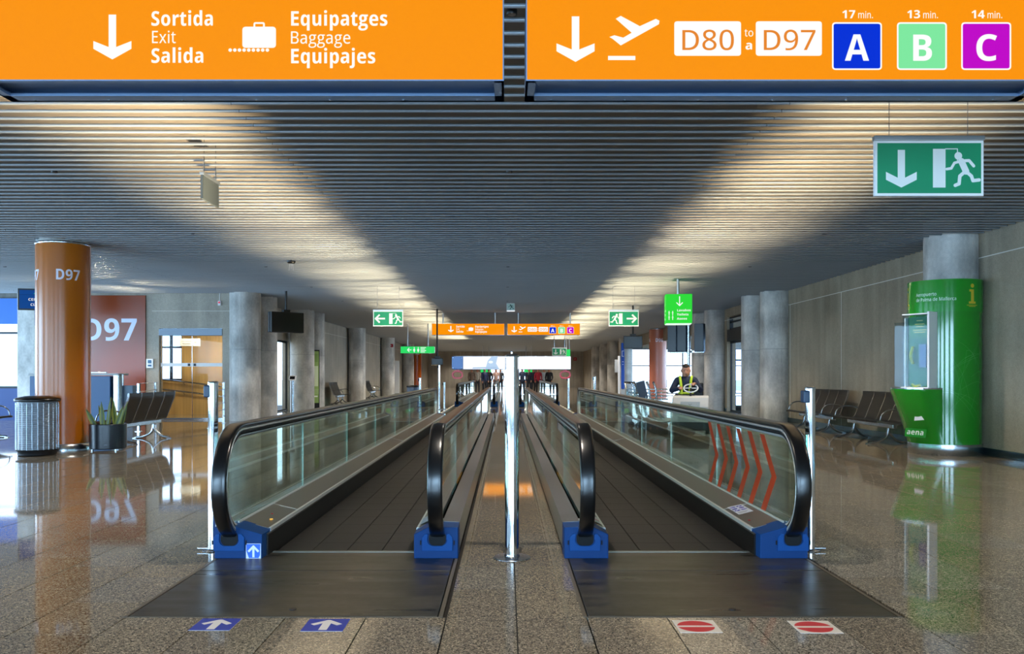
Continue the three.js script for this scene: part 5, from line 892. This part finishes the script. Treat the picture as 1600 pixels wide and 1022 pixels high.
// luggage trolleys nested behind the bright opening
{
  const Z = 20.3; let first;
  for (let k = 0; k < 5; k++) {
    const px = 1013 + k * 10.5, l = ['leftmost nested luggage trolley beside the driver', 'second luggage trolley from the left in the nested row', 'middle luggage trolley of the nested row', 'fourth luggage trolley from the left in the nested row', 'luggage trolley nearest the driver'][k];
    if (first) { const c = copyOf(first, [X(px, Z), 0, -Z - k * 0.02], 1.75, l); continue; }
    const t = first = thing('luggage_trolley', l, 'trolley', [X(px, Z), 0, -Z], 1.75, 'nested luggage trolleys');
    part(t, 'frame', [tube([V(-0.28, 0.2, 0.45), V(-0.28, 0.25, -0.3), V(-0.28, 0.95, -0.45), V(-0.24, 1.1, -0.5)], 0.024, 24, 8), tube([V(0.28, 0.2, 0.45), V(0.28, 0.25, -0.3), V(0.28, 0.95, -0.45), V(0.24, 1.1, -0.5)], 0.024, 24, 8), bar(V(-0.28, 0.2, 0.45), V(0.28, 0.2, 0.45), 0.02)], M.steel);
    part(t, 'handle', bar(V(-0.26, 1.1, -0.5), V(0.26, 1.1, -0.5), 0.028), M.black);
    part(t, 'basket', [0.62, 0.7, 0.78, 0.86, 0.94].flatMap((y) => [bar(V(-0.27, y, -0.42), V(0.27, y, -0.42), 0.012, 6), bar(V(-0.27, y, -0.42), V(-0.25, y, -0.16), 0.012, 6), bar(V(0.27, y, -0.42), V(0.25, y, -0.16), 0.012, 6), bar(V(-0.25, y, -0.16), V(0.25, y, -0.16), 0.012, 6)]).concat([-0.2, -0.1, 0, 0.1, 0.2].map((x) => bar(V(x, 0.6, -0.42), V(x, 0.95, -0.44), 0.01, 6))), M.steel);
    part(t, 'platform', [-0.2, -0.1, 0, 0.1, 0.2].map((x) => bar(V(x, 0.2, 0.45), V(x, 0.24, -0.3), 0.01, 6)), M.steel);
    for (const [x, z] of [[-0.26, -0.34], [0.26, -0.34], [0, 0.42]]) part(t, 'wheel', new THREE.CylinderGeometry(0.08, 0.08, 0.035, 18).rotateZ(Math.PI / 2).translate(x, 0.08, z), M.black);
  }
  const ad = thing('trolley_panel', 'dark tilted panel at the left end of the trolley row', 'panel', [X(1003, 19.4), 0, -19.4], 0.3);
  part(ad, 'board', rbox(0.22, 0.42, 0.02, 0, 0, 0, 0.005).rotateZ(0.25).translate(0, 0.93, 0), std(0x4f6176, 0.4)); part(ad, 'leg', [bar(V(-0.1, 0, 0), V(-0.1, 0.8, 0), 0.015), bar(V(0.1, 0, 0), V(0.1, 0.8, 0), 0.015)], M.steel);
}
// people far down the hall
{
  const spec = [[737, 58, 0x6c5a4c, 0x2b2b33, 'distant person in brown top at the left of the crowd', 0.3], [746, 60, 0xb9b6ad, 0x3a3a44, 'distant person in pale top beside the brown one', 0], [757, 55, 0x1d2a4e, 0x20222a, 'distant person in dark blue left of the post', 0.6], [764, 56, 0x16181d, 0x16181d, 'distant person all in black left of the post', -0.3], [775, 59, 0xc9a79c, 0x2f3340, 'distant person in pink beige top near the post', 0.2], [782, 63, 0x3a3d46, 0x23252c, 'distant person in grey hidden partly by the post', 0], [816, 55, 0x2c3650, 0x1f2430, 'distant person in slate jacket right of the post', 0.1], [827, 57, 0x151a2c, 0x1a1d26, 'distant person in navy second right of the post', -0.4], [833, 60, 0x2a3142, 0x1c1f28, 'distant person in dark grey among the right group', 0.4], [841, 58, 0xb0213a, 0x22242c, 'distant person in red top', 0], [850, 60, 0xb6c4d2, 0x4a5362, 'distant person in pale blue top', 0.2], [858, 57, 0x10131c, 0x14161c, 'distant person in black at the right of the crowd', -0.2]];
  for (const [px, Z, top, leg, label, turn] of spec) {
    const T = hexRGB(top), Lg = hexRGB(leg), p = thing('person', label, 'person', [X(px, Z), 0, -Z], turn, 'people far down the hall');
    part(p, 'body', bodyMesh([[0, 0.95, 0, 0.14, 0, 1.25, 0, 0.15, T], [-0.13, 1.38, 0, 0.075, 0.13, 1.38, 0, 0.075, T], [0, 1.42, 0, 0.055, 0, 1.52, 0.01, 0.05, SKIN], [0, 1.57, 0.015, 0.085, 0, 1.63, 0.01, 0.09, SKIN], [-0.19, 1.36, 0, 0.06, -0.24, 1.1, 0.02, 0.05, T], [-0.24, 1.1, 0.02, 0.05, -0.22, 0.84, 0.08, 0.04, T], [0.19, 1.36, 0, 0.06, 0.24, 1.1, 0.02, 0.05, T], [0.24, 1.1, 0.02, 0.05, 0.2, 0.88, 0.14, 0.04, T], [-0.22, 0.82, 0.09, 0.04, -0.215, 0.72, 0.11, 0.03, SKIN], [0.2, 0.86, 0.15, 0.04, 0.19, 0.77, 0.18, 0.03, SKIN], [-0.09, 0.9, 0, 0.1, -0.1, 0.48, 0.03, 0.07, Lg], [-0.1, 0.48, 0.03, 0.07, -0.1, 0.08, 0, 0.05, Lg], [0.09, 0.9, 0, 0.1, 0.11, 0.48, 0.05, 0.07, Lg], [0.11, 0.48, 0.05, 0.07, 0.11, 0.08, -0.03, 0.05, Lg], [-0.1, 0.045, 0, 0.045, -0.11, 0.04, 0.14, 0.04, HAIR], [0.11, 0.045, -0.03, 0.045, 0.12, 0.04, 0.11, 0.04, HAIR], [0, 1.66, -0.03, 0.075, 0, 1.6, -0.05, 0.07, HAIR]], 0.035), skinMat);
  }
}
scene.traverse((o) => { if (o.isMesh) { o.castShadow = true; o.receiveShadow = true; } });
renderer.render(scene, camera);
